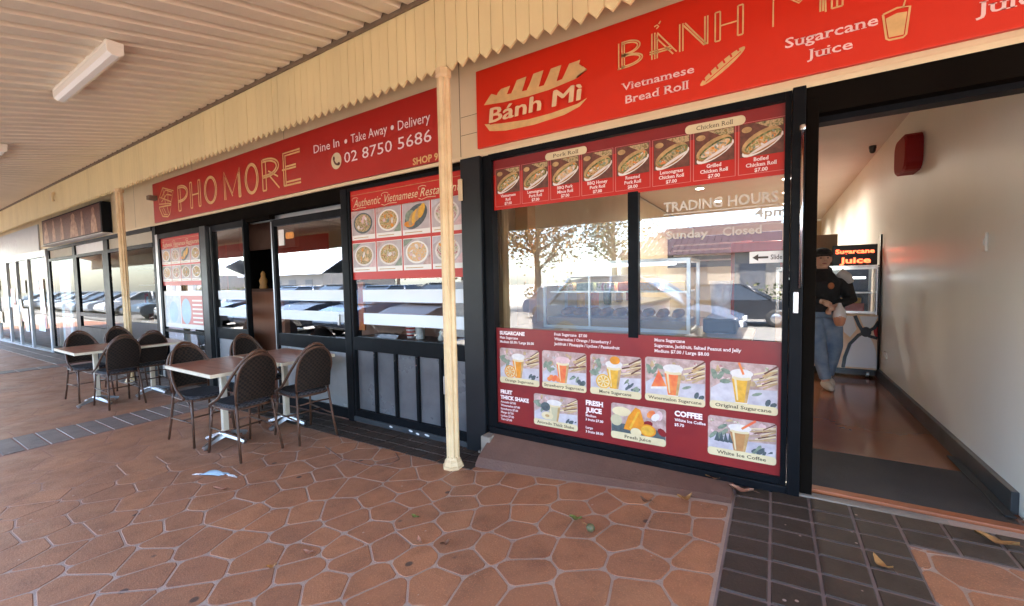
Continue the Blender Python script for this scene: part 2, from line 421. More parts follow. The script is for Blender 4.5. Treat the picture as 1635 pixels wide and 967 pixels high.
def tag(o, label=None, cat=None, group=None, kind=None):
    if label: o['label'] = label
    if cat: o['category'] = cat
    if group: o['group'] = group
    if kind: o['kind'] = kind
    return o
def thing(name, label, cat, loc=(0, 0, 0), group=None):
    o = bpy.data.objects.new(name, None); COL.objects.link(o); o.location = loc; o.empty_display_size = .2
    ORG[o.name] = tuple(loc)
    return tag(o, label, cat, group)
def struct(name, mb, mats, org=None): return tag(mb.build(name, mats, None, org), kind='structure')
def dup(root, loc, rz=0., label=None):
    def cp(o, par):
        c = o.copy(); COL.objects.link(c)
        if par: c.parent = par
        for ch in [x for x in bpy.data.objects if x.parent == o]: cp(ch, c)
        return c
    r = cp(root, None); r.location = loc; r.rotation_euler = (0, 0, rz)
    if label: r['label'] = label
    return r

# ================================================================== GROUND
def gz(x):
    if x < -2.2: return 0.012*(x+2.2)
    if x < .1:
        t = (x+2.2)/2.3; return .2*(t*t*(3-2*t)*.5+.5*t)
    return min(.2+.02*(x-.1), .235)
XS = [-40, -30, -24]+[-20+.5*i for i in range(36)]+[-2.2+.115*i for i in range(41)]+[3, 4, 6, 9, 14, 24]
def strip(mb, xs, y0, y1, dz, mi=0):
    V = [(x, y, gz(x)+dz) for x in xs for y in (y0, y1)]
    return mb.add(V, [(2*i, 2*i+2, 2*i+3, 2*i+1) for i in range(len(xs)-1)], mi)
g = MB(); strip(g, XS, -4.6, .02, 0)
struct('pavement_bed', g, 'grout')
def clip(poly, a, b, c):      # keep a*x+b*y<=c
    out = []
    for i in range(len(poly)):
        p, q = poly[i], poly[(i+1) % len(poly)]; dp, dq = a*p[0]+b*p[1]-c, a*q[0]+b*q[1]-c
        if dp <= 0: out.append(p)
        if dp*dq < 0: t = dp/(dp-dq); out.append((p[0]+(q[0]-p[0])*t, p[1]+(q[1]-p[1])*t))
    return out
SEEDS = [(-1.54,-0.65),(-1.27,-0.58),(-1.03,-0.46),(-0.83,-0.55),(-0.98,-0.67),(-0.66,-0.61),(-0.48,-0.44),(-0.29,-0.42),(-1.39,-0.93),(-1.19,-0.82),(-1.02,-0.82),(-1.18,-0.98),(-0.84,-0.81),(-1.21,-1.16),(-1.04,-1.10),(-0.78,-1.05),(-0.65,-0.86),(-0.45,-0.61),(-0.43,-0.82),(-0.24,-0.59),(-0.28,-0.87),(-0.51,-1.02),(-0.96,-1.28),(-0.66,-1.28),(-0.46,-1.24),(-0.25,-1.09),(-0.86,-1.43),(-1.06,-1.44),(-1.71,-0.85),(-1.58,-1.03),(-1.42,-1.20),(-1.30,-1.32),(-1.95,-0.76),(-2.03,-0.92),(-2.23,-0.79),(-2.54,-0.74),(-2.31,-0.68),(-2.27,-1.01),(-2.50,-0.99),(-2.85,-0.79),(-2.91,-0.95),(-3.19,-1.02),(-3.33,-1.17),(-2.71,-1.12),(-2.80,-1.30),(-3.07,-1.38),(-2.36,-1.23),(-2.19,-1.29),(-2.05,-1.10),(-1.82,-1.08),(-1.67,-1.20),(-1.98,-1.33),(-1.73,-1.39),(-1.52,-1.41),(-1.31,-1.50),(-1.48,-1.66),(-1.61,-1.60),(-1.83,-1.54),(-1.99,-1.48),(-2.18,-1.51),(-2.51,-1.39),(-2.62,-1.53),(-2.82,-1.59),(-2.36,-1.53),(-2.16,-1.61),(-2.01,-1.72),(-2.31,-1.75),(-1.79,-1.74),(-2.14,-1.91),(-1.90,-1.88),(-2.23,-0.58),(-1.88,-0.57),(-1.78,-0.68),(-1.74,-0.48),(-3.23,-1.62),(-3.60,-1.67),(-3.72,-1.84),(-3.36,-1.82),(-3.82,-2.04),(-3.52,-2.08),(-3.19,-1.97),(-3.14,-1.81),(-2.93,-1.95),(-2.87,-2.05),(-3.00,-2.20),(-3.36,-2.31),(-2.48,-1.99),(-2.62,-2.16),(-2.56,-2.24),(-2.91,-2.35),(-3.52,-2.40),(-3.18,-2.47),(-4.04,-2.24),(-2.35,-2.13),(-3.52,-2.20)]
rs = random.Random(3)
for _ in range(9000):
    p = (rs.uniform(-12.6, 3.2), rs.uniform(-4.7, .1))
    dmin = .19 if p[0] > -4.5 else .26
    if all((p[0]-q[0])**2+(p[1]-q[1])**2 > dmin**2 for q in SEEDS): SEEDS.append(p)
def cells(mb, x0, x1, y0, y1):
    for s in SEEDS:
        if not (x0-.25 < s[0] < x1+.25 and y0-.25 < s[1] < y1+.25): continue
        ins = .0054 if s[0] > -3.4 else .0045
        P = [(s[0]-.6, s[1]-.6), (s[0]+.6, s[1]-.6), (s[0]+.6, s[1]+.6), (s[0]-.6, s[1]+.6)]
        for q in SEEDS:
            dx, dy = q[0]-s[0], q[1]-s[1]; d = math.hypot(dx, dy)
            if d < 1e-6 or d > 1.1: continue
            P = clip(P, dx/d, dy/d, (dx*(s[0]+q[0])/2+dy*(s[1]+q[1])/2)/d-ins)
            if len(P) < 3: break
        if len(P) < 3: continue
        for a, b, c in ((1, 0, x1), (-1, 0, -x0), (0, 1, y1), (0, -1, -y0)):
            P = clip(P, a, b, c)
            if len(P) < 3: break
        if len(P) < 3: continue
        Q = []
        for i, p in enumerate(P):             # knock the corners off
            a, b = P[i-1], P[(i+1) % len(P)]
            for o in (a, b):
                L = math.hypot(o[0]-p[0], o[1]-p[1]); k = min(.018, L*.3)/max(L, 1e-6)
                Q.append((p[0]+(o[0]-p[0])*k, p[1]+(o[1]-p[1])*k))
        n = len(Q); cx = sum(p[0] for p in Q)/n; cyy = sum(p[1] for p in Q)/n
        def wob(p, k, dz): return (cx+(p[0]-cx)*k, cyy+(p[1]-cyy)*k, gz(p[0])+dz)
        hh = .0028 if s[0] > -4.4 else .0015
        V = [wob(p, 1, .001) for p in Q]+[wob(p, .98, hh) for p in Q]
        mi = rs.choice((0, 0, 1, 2))
        mb.add(V, [tuple(range(n, 2*n))]+[(i, (i+1) % n, (i+1) % n+n, i+n) for i in range(n)], mi)
pv = MB()
cells(pv, -5.87, -.20, -4.6, -.338)
cells(pv, -12.22, -6.57, -4.6, -.52)
cells(pv, .535, 3.0, -4.6, -.365)
struct('crazy_paving', pv, ['paver', 'paver_b', 'paver_c'])
# dark clay tiles
td = MB(); tg = MB(); bed = MB()
def tiles(mb, x0, x1, y0, y1, sx, sy, gap=.012, dz=.007):
    nx, ny = max(1, round((x1-x0)/sx)), max(1, round((y1-y0)/sy)); sx, sy = (x1-x0)/nx, (y1-y0)/ny
    for i in range(nx):
        for j in range(ny):
            a, b, c, d = x0+i*sx+gap/2, x0+(i+1)*sx-gap/2, y0+j*sy+gap/2, y0+(j+1)*sy-gap/2
            e = .004; h = dz+rs.uniform(-.001, .001)
            V = [(x, y, gz(x)+dz-.005) for x, y in ((a, c), (b, c), (b, d), (a, d))]+[(x, y, gz(x)+h) for x, y in ((a+e, c+e), (b-e, c+e), (b-e, d-e), (a+e, d-e))]
            mb.add(V, [(4, 5, 6, 7), (0, 1, 5, 4), (1, 2, 6, 5), (2, 3, 7, 6), (3, 0, 4, 7)])
tiles(td, -.18, .535, -4.6, -.065, .175, .142)
tiles(td, .535, 3.0, -.355, -.065, .175, .142)
tiles(td, -5.87, -1.94, -.40, -.03, .175, .123, .008)
tiles(tg, -6.55, -5.89, -4.6, -.03, .66, .150)
tiles(tg, -12.7, -12.24, -4.6, -.52, .46, .30)
tiles(tg, -12.24, -6.57, -.51, -.03, .30, .24)
tiles(tg, -23.0, -12.72, -.51, -.03, .30, .24)
struct('dark_tile_paving', td, 'tile_dark'); struct('grey_tile_paving', tg, 'tile_grey')
for x0, x1, y0, y1 in ((-.185, .54, -4.6, -.06), (.54, 3.0, -.362, -.06), (-5.875, -1.93, -.404, -.02)):
    strip(bed, [x0+(x1-x0)*i/24 for i in range(25)], y0, y1, .0012)
struct('tile_grout', bed, 'grout_tile')
far = MB(); strip(far, [-40, -32, -26, -22, -18, -15, -12.72], -4.6, -.52, .005); struct('far_pavement', far, 'paver_c')
# sloped cement apron under the right-hand shop window
pl = MB(); N = 24; V = []
for i in range(N+1):
    x = -1.955+(1.955-.19)*i/N
    fy = -.335+.03*i/N
    V += [(x, -.028, .212), (x, -.06, .205), (x, fy+.05, gz(x)+.05*(1-i/N)+.012), (x, fy, gz(x)+.002)]
F = []
for i in range(N):
    for k in range(3): F.append((4*i+k, 4*i+k+1, 4*i+4+k+1, 4*i+4+k))
F += [(0, 1, 2, 3)[::-1], (4*N, 4*N+1, 4*N+2, 4*N+3)]
pl.add(V, [f[::-1] for f in F])
struct('cement_apron', pl, 'plinth')
gr = MB(); gr.add([(-160, -160, -.36), (160, -160, -.36), (160, 60, -.36), (-160, 60, -.36)], [(0, 1, 2, 3)]); struct('ground', gr, 'concrete')
kb = MB()
for i in range(len(XS)-1):
    a, b = XS[i], XS[i+1]
    kb.add([(a, -4.78, gz(a)+.002), (b, -4.78, gz(b)+.002), (b, -4.6, gz(b)+.002), (a, -4.6, gz(a)+.002), (a, -4.80, -.34), (b, -4.80, -.34)], [(0, 1, 2, 3), (4, 5, 1, 0)])
struct('kerb', kb, 'concrete')
rd = MB(); rd.add([(-120, -22, -.3), (120, -22, -.3), (120, -4.8, -.3), (-120, -4.8, -.3)], [(0, 1, 2, 3)]); struct('car_park_asphalt', rd, 'asphalt')
ln = MB()
for i in range(-18, 10): ln.add([(i*2.7, -10.2, -.296), (i*2.7+.1, -10.2, -.296), (i*2.7+.1, -5.2, -.296), (i*2.7, -5.2, -.296)], [(0, 1, 2, 3)])
struct('parking_lines', ln, 'road_paint')

# ================================================================== BUILDING SHELL
b = thing('shop_row_building', 'cream fascia wall running above the row of shopfronts', 'building', (0, 0, 2.5))
f = MB()
f.box(-30, 8, .0, .18, 2.47, 4.0)
f.build('fascia', 'cream', b)
f = MB(); f.box(-10.9, 8, -.032, -.002, 2.465, 2.497, bev=.004); f.build('fascia_trim', 'cream_trim', b)
f = MB(); f.box(-30, 8, .1, 14, 4.0, 4.2); f.build('roof', 'concrete', b)
f = MB(); f.box(-30, 8, 13.8, 14, -.3, 4.0); f.build('rear_wall', 'wall_beige', b)
f = MB(); f.box(1.20, 8, .0, .2, -.2, 2.47); f.build('end_wall', 'cream', b)
# inside: floors, ceilings, party walls
fl = MB(); fl.box(-2.1, 1.1, .02, 13.8, .10, .224); struct('juice_shop_floor', fl, 'floor_in')
fl = MB(); fl.box(-8.74, -2.2, .05, 13.8, -.3, -.02); struct('restaurant_floor', fl, 'floor_dark')
fl = MB(); fl.box(-30, -8.76, .05, 13.8, -.4, -.10); struct('neighbour_floor', fl, 'floor_dark')
fl = MB(); fl.box(-2.1, 1.1, .19, 11.3, 2.95, 3.0); struct('juice_shop_ceiling', fl, 'ceil_in')
fl = MB(); fl.box(-8.74, -2.2, .19, 13.8, 2.9, 3.0); struct('restaurant_ceiling', fl, 'ceil_in')
fl = MB(); fl.box(-30, -8.76, .19, 13.8, 2.9, 3.0); struct('neighbour_ceiling', fl, 'ceil_in')
wl = thing('interior_wall', 'glossy cream wall running down the right side of the juice shop', 'wall', (1.06, 0, .2), 'interior shop walls')
f = MB(); f.box(1.06, 1.16, .02, 11.2, .2, 2.95); f.build('plaster', 'wall_in', wl)
f = MB(); f.box(1.030, 1.06, .20, 11.2, .224, .34, bev=.004); f.build('skirting', 'skirt', wl)
for nm, x0, x1, y0, y1, m_, lb in (('interior_wall', -24.2, -24.05, .1, 3.6, 'wall_beige', 'beige wall closing the left end of the white framed shop'),
                                   ('interior_wall', -15.47, -15.40, .1, 3.6, 'wall_beige', 'beige party wall between the white framed and black framed shops'),
                                   ('interior_wall', -2.2, -2.1, .1, 13.8, 'wall_beige', 'beige wall at the left end of the juice shop behind its window'),
                                   ('interior_wall', -8.76, -8.70, .1, 13.8, 'dark_wall', 'wall at the left end of the restaurant behind its poster window'),
                                   ('interior_wall', -2.1, 1.06, 11.2, 11.3, 'wall_beige', 'beige wall closing the far end of the juice shop'),
                                   ('interior_wall', -8.7, -2.2, 3.2, 3.3, 'dark_wall', 'dark rear wall seen through the restaurant windows'),
                                   ('interior_wall', -30, -8.76, 3.6, 3.7, 'wall_beige', 'beige rear wall behind the glass of the neighbouring shops')):
    f = MB(); f.box(x0, x1, y0, y1, -.1, 2.9); tag(f.build(nm, m_), lb, 'wall', 'interior shop walls')

# ================================================================== AWNING
aw = thing('awning', 'tan corrugated metal awning roof sloping out over the walkway', 'awning', (0, -.4, 3.6))
def awz(y): return 3.585+(y+.42)*.245
f = MB(); V = []; F = []; k = 0
x = -28.0; P = []
while x < 6:
    P += [(x, 0), (x+.13, 0), (x+.15, .034), (x+.195, .034)]; x += .215
for px, pz in P:
    V += [(px, -.435, awz(-.435)+pz), (px, -3.72, awz(-3.72)+pz)]
F = [(2*i, 2*i+1, 2*i+3, 2*i+2) for i in range(len(P)-1)]
f.add(V, F); f.build('corrugated_sheet', 'ceiling', aw)
f = MB(); f.add([(-28, -.40, awz(-.4)+.05), (6, -.40, awz(-.4)+.05), (6, -3.72, awz(-3.72)+.05), (-28, -3.72, awz(-3.72)+.05)], [(0, 1, 2, 3)])
f.add([(-28, -.40, 3.64), (6, -.40, 3.64), (6, .0, 3.70), (-28, .0, 3.70)], [(0, 1, 2, 3)]); f.build('roof_deck', 'gutter', aw)
f = MB(); f.box(-28, 6, -3.80, -3.73, 2.36, 2.90); f.build('outer_fascia', 'cream', aw)
f = MB(); f.box(-28, 6, -.428, -.412, 3.553, 3.625); f.build('flashing', 'gutter', aw)
# valance of pointed boards
vl = thing('valance', 'long cream valance of vertical boards with pointed ends below the awning', 'valance', (0, -.4, 3.0))
f = MB(); x = -28.0; i = 0
rv = random.Random(11)
while x < 6:
    j = rv.uniform(-.004, .004); a, b_ = x+.002, x+.0985; yy = -.408+rv.uniform(-.0015, .0015)
    f.prism([(a, 3.045), ((a+b_)/2, 2.998+j), (b_, 3.045), (b_, 3.56), (a, 3.56)], yy, yy+.014)
    x += .1005
f.build('boards', 'cream_board', vl)
f = MB(); f.box(-28, 6, -.388, -.35, 3.38, 3.55); f.box(-28, 6, -.388, -.35, 3.10, 3.16); f.build('rail', 'cream_board', vl)
# lights
def fluoro(x0, x1, label):
    y, z = -1.68, awz(-1.68)
    t = thing('fluorescent_light', label, 'light', (x0, y, z), 'fluorescent lights under the awning')
    f = MB(); f.box(x0, x1, y-.052, y+.052, z-.035, z+.0, bev=.006); f.build('body', 'light_white', t)
    f = MB(); pr = [(y-.05, z-.034), (y-.046, z-.085), (y-.02, z-.102), (y+.02, z-.102), (y+.046, z-.085), (y+.05, z-.034)]
    n = len(pr); f.add([(x0+.012, *p) for p in pr]+[(x1-.012, *p) for p in pr], [(i, i+1, n+i+1, n+i) for i in range(n-1)]); f.build('diffuser', 'diffuser', t)
    for a, c in ((x0, x0+.012), (x1-.012, x1)):
        f = MB(); f.add([(a, *p) for p in pr]+[(c, *p) for p in pr], [tuple(range(n)), tuple(range(2*n-1, n-1, -1))]+[(i, i+1, n+i+1, n+i) for i in range(n-1)]); f.build('end_cap', 'light_white', t)
    for bx in (x0+.2, x1-.2): f = MB(); f.tube([(bx, y, z), (bx, y, z+.06)], .02); f.build('bracket', 'light_white', t)
fluoro(-5.60, -4.17, 'white fluorescent batten light whole in view under the tan awning')
fluoro(-9.65, -8.20, 'farther fluorescent batten light cut off by the left edge of the photo')

# posts
def post(x, y, label):
    z0 = gz(x)
    t = thing('awning_post', label, 'post', (x, y, z0), 'cream posts holding up the awning')
    f = MB(); prof = []
    n = 32; V = []; F = []
    for h in (z0+.07, 3.02):
        for k in range(n):
            a = 2*math.pi*k/n; r = .044+.006*math.cos(8*a); V.append((x+r*math.cos(a), y+r*math.sin(a), h))
    F = [(k, (k+1) % n, n+(k+1) % n, n+k) for k in range(n)]
    f.add(V, F); f.build('shaft', 'post', t)
    f = MB(); f.lathe([(.084, z0), (.084, z0+.020), (.074, z0+.030), (.068, z0+.055), (.054, z0+.072), (.050, z0+.088), (.042, z0+.094)], (x, y, 0), 8, smooth=False, rot=R_(22.5)); f.build('base', 'post', t)
    f = MB(); f.lathe([(.05, 2.96), (.062, 2.975), (.062, 3.02)], (x, y, 0), 8, smooth=False, rot=R_(22.5)); f.build('capital', 'post', t)
    return t
p1 = post(-2.11, -.40, 'fluted cream post standing between the red signs, nearest the camera')
f = MB(); f.box(-2.166, -2.154, -.43, -.41, .58, .72, bev=.003); f.build('latch_plate', 'steel', p1)
post(-8.87, -.40, 'cream post beside the dark picture sign of the neighbouring shop')
t = thing('wall_bracket', 'small grey bracket box under the valance beside the far post', 'bracket', (-8.55, -.2, 2.86))
f = MB(); f.box(-8.62, -8.50, -.14, -.003, 2.86, 2.93, bev=.01); f.build('box', 'gutter', t)
t = thing('valance_hook', 'small cream hook fixed on the valance near the far left', 'hook', (-12.4, -.42, 3.3))
f = MB(); f.tube([(-12.4, -.412, 3.40), (-12.4, -.45, 3.36), (-12.4, -.46, 3.28), (-12.4, -.44, 3.22)], .03, 8); f.build('hook_arm', 'cream_trim', t)

# ================================================================== SHOPFRONT
def pane(par, x0, x1, z0, z1, y=-.0, m_='glass', name='glass'):
    f = MB(); f.quad(x0, x1, z0, z1, y); return f.build(name, m_, par)
def frame4(par, x0, x1, z0, z1, w, y0, y1, m_='frame_black', name='frame', wb=None, wt=None):
    wb = w if wb is None else wb; wt = w if wt is None else wt
    f = MB(); f.box(x0, x0+w, y0, y1, z0, z1, bev=.003); f.box(x1-w, x1, y0, y1, z0, z1, bev=.003)
    f.box(x0+w, x1-w, y0+.002, y1-.002, z0, z0+wb); f.box(x0+w, x1-w, y0+.002, y1-.002, z1-wt, z1)
    return f.build(name, m_, par)
def bars(par, x0, x1, y=-.004):
    for a, c in ((1.03, 1.145), (1.262, 1.385)):
        f = MB(); f.quad(x0, x1, a, c, y); f.build('privacy_stripe', 'stripe', par)
# head beam over the restaurant front
hb = thing('door_beam', 'dark boarded head beam above the restaurant doors and windows', 'beam', (-5.5, 0, 2.4))
f = MB(); f.box(-8.74, -3.86, -.012, .09, 2.315, 2.464); f.box(-3.86, -2.23, -.014, .09, 2.43, 2.464); f.build('beam', 'frame_brown', hb)
# P1 fixed poster window
w1 = thing('shop_window', 'tall fixed window covered with two posters at the left end of the restaurant', 'window', (-7.8, 0, -.07), 'restaurant windows')
frame4(w1, -8.62, -7.06, -.06, 2.313, .075, -.03, .06, 'frame_black', wb=.16)
f = MB(); f.box(-8.70, -8.62, -.036, .07, -.06, 2.313, bev=.004); f.build('edge_post', 'aluminium', w1)
pane(w1, -8.545, -7.135, .10, 2.24, 0)
f = MB(); f.quad(-8.545, -7.135, .10, .72, .02); f.build('lower_panel', 'panel_frost', w1)
f = MB(); f.box(-8.545, -7.135, -.02, .05, .72, .765); f.build('rail', 'frame_black', w1)
# dark pier
f = MB(); f.box(-7.06, -6.89, -.05, .12, -.055, 2.314, bev=.006); tag(f.build('pier', 'pillar_black'), 'narrow black pier between the poster window and the left glass door', 'pillar', 'black piers of the restaurant front')
def door(name_lbl, x0, x1, ztop, y):
    t = thing('sliding_door', name_lbl, 'door', ((x0+x1)/2, y, -.05), 'restaurant glass doors')
    f = MB(); f.box(x0, x0+.07, y-.025, y+.025, -.045, ztop, bev=.004); f.box(x1-.07, x1, y-.025, y+.025, -.045, ztop, bev=.004)
    f.box(x0+.07, x1-.07, y-.023, y+.023, ztop-.08, ztop); f.box(x0+.07, x1-.07, y-.023, y+.023, -.045, .09); f.build('frame', 'frame_black', t)
    f = MB(); f.box(x0+.012, x0+.03, y-.029, y-.026, -.04, ztop-.02); f.box(x1-.03, x1-.012, y-.029, y-.026, -.04, ztop-.02); f.build('edge_strip', 'aluminium', t)
    f = MB(); f.box(x0+.07, x1-.07, y-.021, y+.021, .70, .855, bev=.004); f.build('mid_rail', 'frame_black', t)
    f = MB(); f.quad(x0+.07, x1-.07, .09, .70, y); f.build('lower_panel', 'panel_frost', t)
    pane(t, x0+.07, x1-.07, .855, ztop-.08, y, 'glass_film')
    bars(t, x0+.12, x1-.075, y-.004)
    return t
d1 = door('narrower glass door with privacy stripes left of the open doorway', -6.885, -5.90, 2.31, .03)
d2 = door('wide glass door carrying a white and an orange sticker right of the open doorway', -5.30, -3.865, 2.25, .035)
f = MB(); f.box(-4.02, -3.99, -.015, .008, 1.0, 1.12, bev=.004); f.build('handle', 'steel', d2)
f = MB(); f.quad(-5.16, -5.04, 1.93, 2.12, .028); tag(f.build('notice_sticker', 'p_white'), 'small white notice stuck in the top corner of the glass door', 'sticker')
f = MB(); f.rrect(-5.01, -4.83, 2.00, 2.08, .035, .028); tag(f.build('round_sticker', 'p_orange'), 'small orange sticker next to the white notice on the glass door', 'sticker')
# doorway inner frame
dw = thing('door_jamb', 'black and silver jamb posts of the open restaurant doorway', 'door frame', (-5.6, 0, 0))
f = MB(); f.box(-5.90, -5.87, -.03, .02, -.045, 2.314); f.build('jamb_left', 'frame_black', dw)
f = MB(); f.box(-5.86, -5.30, .0, .12, 2.27, 2.314); f.build('lintel', 'frame_brown', dw)
f = MB(); f.box(-5.90, -3.86, .075, .12, 2.26, 2.314); f.build('track', 'aluminium', dw)
f = MB(); f.box(-3.865, -3.765, -.035, .10, -.02, 2.428, bev=.006); tag(f.build('pier', 'frame_black'), 'slim black mullion post between the wide glass door and the dish poster window', 'pillar', 'black piers of the restaurant front')
# P2 window
w2 = thing('shop_window', 'restaurant window with dish poster above and grey panels below, behind the near post', 'window', (-3.0, 0, 0), 'restaurant windows')
frame4(w2, -3.762, -2.235, 0, 2.428, .03, -.028, .06, 'frame_black', wb=.12)
f = MB(); f.box(-3.732, -2.265, -.03, .055, .755, .895, bev=.005); f.build('sill_rail', 'frame_black', w2)
pane(w2, -3.732, -2.265, .895, 2.398, 0)
bars(w2, -3.60, -2.268)
f = MB(); f.quad(-3.732, -2.265, .12, .755, .012); f.build('lower_panel', 'panel_grey', w2)
for i in range(1, 5):
    xx = -3.732+i*1.467/5; f = MB(); f.box(xx-.015, xx+.015, -.022, .01, .12, .755, bev=.003); f.build('panel_divider', 'frame_black', w2)
f = MB()
for i, z in ((1, .74), (1, .70), (2, .69), (3, .735), (3, .67)):
    xx = -3.732+i*1.467/5; f.lathe([(.008, -.03), (.008, -.022)], (xx, 0, z), 8, axis='y')
f.build('bolt', 'chrome', w2)
f = MB(); f.box(-3.76, -2.24, -.046, -.03, 0, .05, bev=.003); f.build('kick_strip', 'skirt', w2)
f = MB(); rw = random.Random(4)
for cx_, cz_ in ((-2.93, .035), (-2.84, .022), (-2.72, .03), (-3.2, .03)):
    f.ell(cx_, cz_, rw.uniform(.02, .05), .010, -.0475, 0, rot=-.1, n=9)
f.build('paint_chip', 'white_paint', w2)
# big pillar
pr = thing('pier', 'broad black pier between the restaurant window and the juice shop window', 'pillar', (-2.1, 0, 0), 'black piers of the restaurant front')
f = MB(); f.box(-2.232, -2.03, -.075, .15, .0, 2.464, bev=.008); f.build('main_post', 'pillar_black', pr)
f = MB(); f.box(-2.028, -1.965, -.04, .12, .0, 2.464, bev=.006); f.build('side_post', 'frame_black', pr)
f = MB(); f.box(-2.09, -1.955, -.10, -.078, .0, .03); f.build('base_plate', 'cement', pr)
f = MB(); f.box(-2.245, -2.205, -.095, -.077, 2.12, 2.30, bev=.008); f.build('closer_cover', 'cream_trim', pr)
f = MB(); f.box(-2.02, -1.93, -.16, -.03, .01, .19, bev=.01); tag(f.build('cement_block', 'cement'), 'rough grey cement block at the foot of the broad pier', 'block')
# juice shop window
w3 = thing('shop_window', 'wide juice shop window with red menus at top and bottom and sliding panes', 'window', (-.95, 0, .2), 'juice shop windows')
frame4(w3, -1.963, .072, .205, 2.464, .03, -.05, .09, 'frame_black', wb=.075, wt=.045)
f = MB(); f.box(-1.985, .09, -.075, -.052, .195, .245, bev=.004); f.build('sill', 'frame_black', w3)
pane(w3, -1.933, -.81, .28, 2.419, -.012); pane(w3, -.81, .042, .28, 2.419, .0)
f = MB(); f.box(-.845, -.775, -.026, .03, 1.045, 2.03, bev=.004); f.build('meeting_stile', 'frame_black', w3)
f = MB(); f.box(-1.933, .042, -.012, .03, 1.035, 1.055); f.build('slide_rail', 'frame_brown', w3)
f = MB()
f.text('TRADING HOURS', -.615, 1.875, .062, -.006, w=.63, bold=.02); f.text('4pm', -.10, 1.795, .05, -.006, w=.155, bold=.02)
f.text('Sunday', -.60, 1.70, .05, -.006, w=.25, bold=.02); f.text('Closed', -.27, 1.70, .05, -.006, w=.205, bold=.02)
f.quad(-.615, .02, 1.855, 1.862, -.006); f.build('hours_lettering', 'vinyl_letter', w3)
sl_ = thing('slide_sticker', 'white strip label with a black arrow and the word Slide on the juice window', 'sticker', (-.03, 0, 1.55))
f = MB(); f.quad(-.125, .042, 1.525, 1.593, -.016); f.build('label_strip', 'p_white', sl_)
f = MB(); f.quad(-.085, -.03, 1.552, 1.564, -.018); f.poly([(-.11, 1.558), (-.08, 1.578), (-.08, 1.538)], -.018); f.text('Slide', -.018, 1.545, .028, -.018, w=.056, bold=.01); f.build('lettering', 'p_dark', sl_)
# entrance
en = thing('door_frame', 'heavy black frame around the open juice shop entrance', 'door frame', (.6, 0, .2))
f = MB(); f.box(.074, .135, -.085, .02, .205, 2.464, bev=.006); f.build('outer_jamb', 'frame_black', en)
f = MB(); f.box(.137, .195, -.045, .13, .215, 2.40, bev=.004); f.build('inner_jamb', 'frame_brown', en)
f = MB(); f.box(.137, 1.2, -.035, .16, 2.318, 2.464); f.build('header', 'frame_brown', en)
f = MB(); f.box(.197, 1.06, .03, .12, 2.285, 2.316); f.build('door_track', 'frame_black', en)
f = MB(); f.box(1.06, 1.2, -.02, .018, .2, 2.318); f.build('right_jamb', 'white_paint', en)
f = MB(); f.tube([(.120, -.12, 1.38), (.120, -.12, 2.22)], .008, 10); f.lathe([(.014, 2.22), (.016, 2.235), (.014, 2.245)], (.120, -.12, 0), 12)
f.tube([(.120, -.12, 1.42), (.120, -.08, 1.42)], .006); f.tube([(.120, -.12, 2.18), (.120, -.08, 2.18)], .006); f.build('pull_bar', 'chrome', en)
f = MB(); f.box(.09, .115, -.10, -.086, 1.24, 1.36, bev=.005); f.build('lock_plate', 'steel', en)
th = MB(); th.box(-.02, 3.0, -.062, -.001, .10, .213, bev=.006); struct('threshold_kerb', th, 'cement')
th = thing('threshold_strip', 'orange timber threshold strip across the juice shop entrance', 'threshold', (.6, .03, .22))
f = MB(); f.box(.137, 1.06, .001, .06, .215, .236, bev=.006); f.build('strip', 'threshold_wood', th)
dm = thing('door_mat', 'long dark brown door mat just inside the juice shop entrance', 'mat', (.6, .4, .225))
f = MB(); f.box(.20, 1.02, .064, .70, .2245, .233, bev=.003); f.build('pile', 'mat_dark', dm)
f = MB(); f.box(.985, 1.028, .12, .95, .235, .243, bev=.003); f.build('edge_binding', 'tyre', dm)

# ================================================================== SIGNS
def arc(cx, cz, rx, rz, a0, a1, n=20): return [(cx+rx*math.cos(R_(a0+(a1-a0)*k/n)), cz+rz*math.sin(R_(a0+(a1-a0)*k/n))) for k in range(n+1)]
f = MB()
for xx in (-14.9, -12.0, -9.6, -7.3, -4.9, -2.28, 1.6): f.box(xx, xx+.006, -.0015, .01, 2.50, 3.9)
f.box(-2.27, -2.10, -.0012, .01, 2.83, 2.834); f.box(-2.27, -2.10, -.0012, .01, 2.68, 2.684); f.build('sheet_joint', 'gutter', b)
s1 = thing('shop_sign', 'dark red restaurant sign board reading PHO MORE with phone number', 'sign', (-5.6, -.02, 2.5), 'red fascia signs')
f = MB(); f.box(-8.68, -2.50, -.03, -.003, 2.505, 3.135, bev=.003); f.build('board', 'sign_red', s1)
Y = -.0325
f = MB(); W = .026
def glyph(mb, strokes, x0, x1, z0, z1, w=.016, y=Y):
    for st in strokes: mb.ribbon([(x0+(x1-x0)*a, z0+(z1-z0)*c) for a, c in st], w, y)
zb, zt = 2.605, 2.975
circ = lambda rx=.5, rz=.5, n=28: [(.5+rx*math.cos(2*math.pi*k/n), .5+rz*math.sin(2*math.pi*k/n)) for k in range(n+1)]
bowl = lambda z0, z1, r=1., n=14: [(.12, z1)]+[(.3+(r-.3)*math.cos(R_(90-180*k/n)), (z0+z1)/2+(z1-z0)/2*math.sin(R_(90-180*k/n))) for k in range(n+1)]+[(.12, z0)]
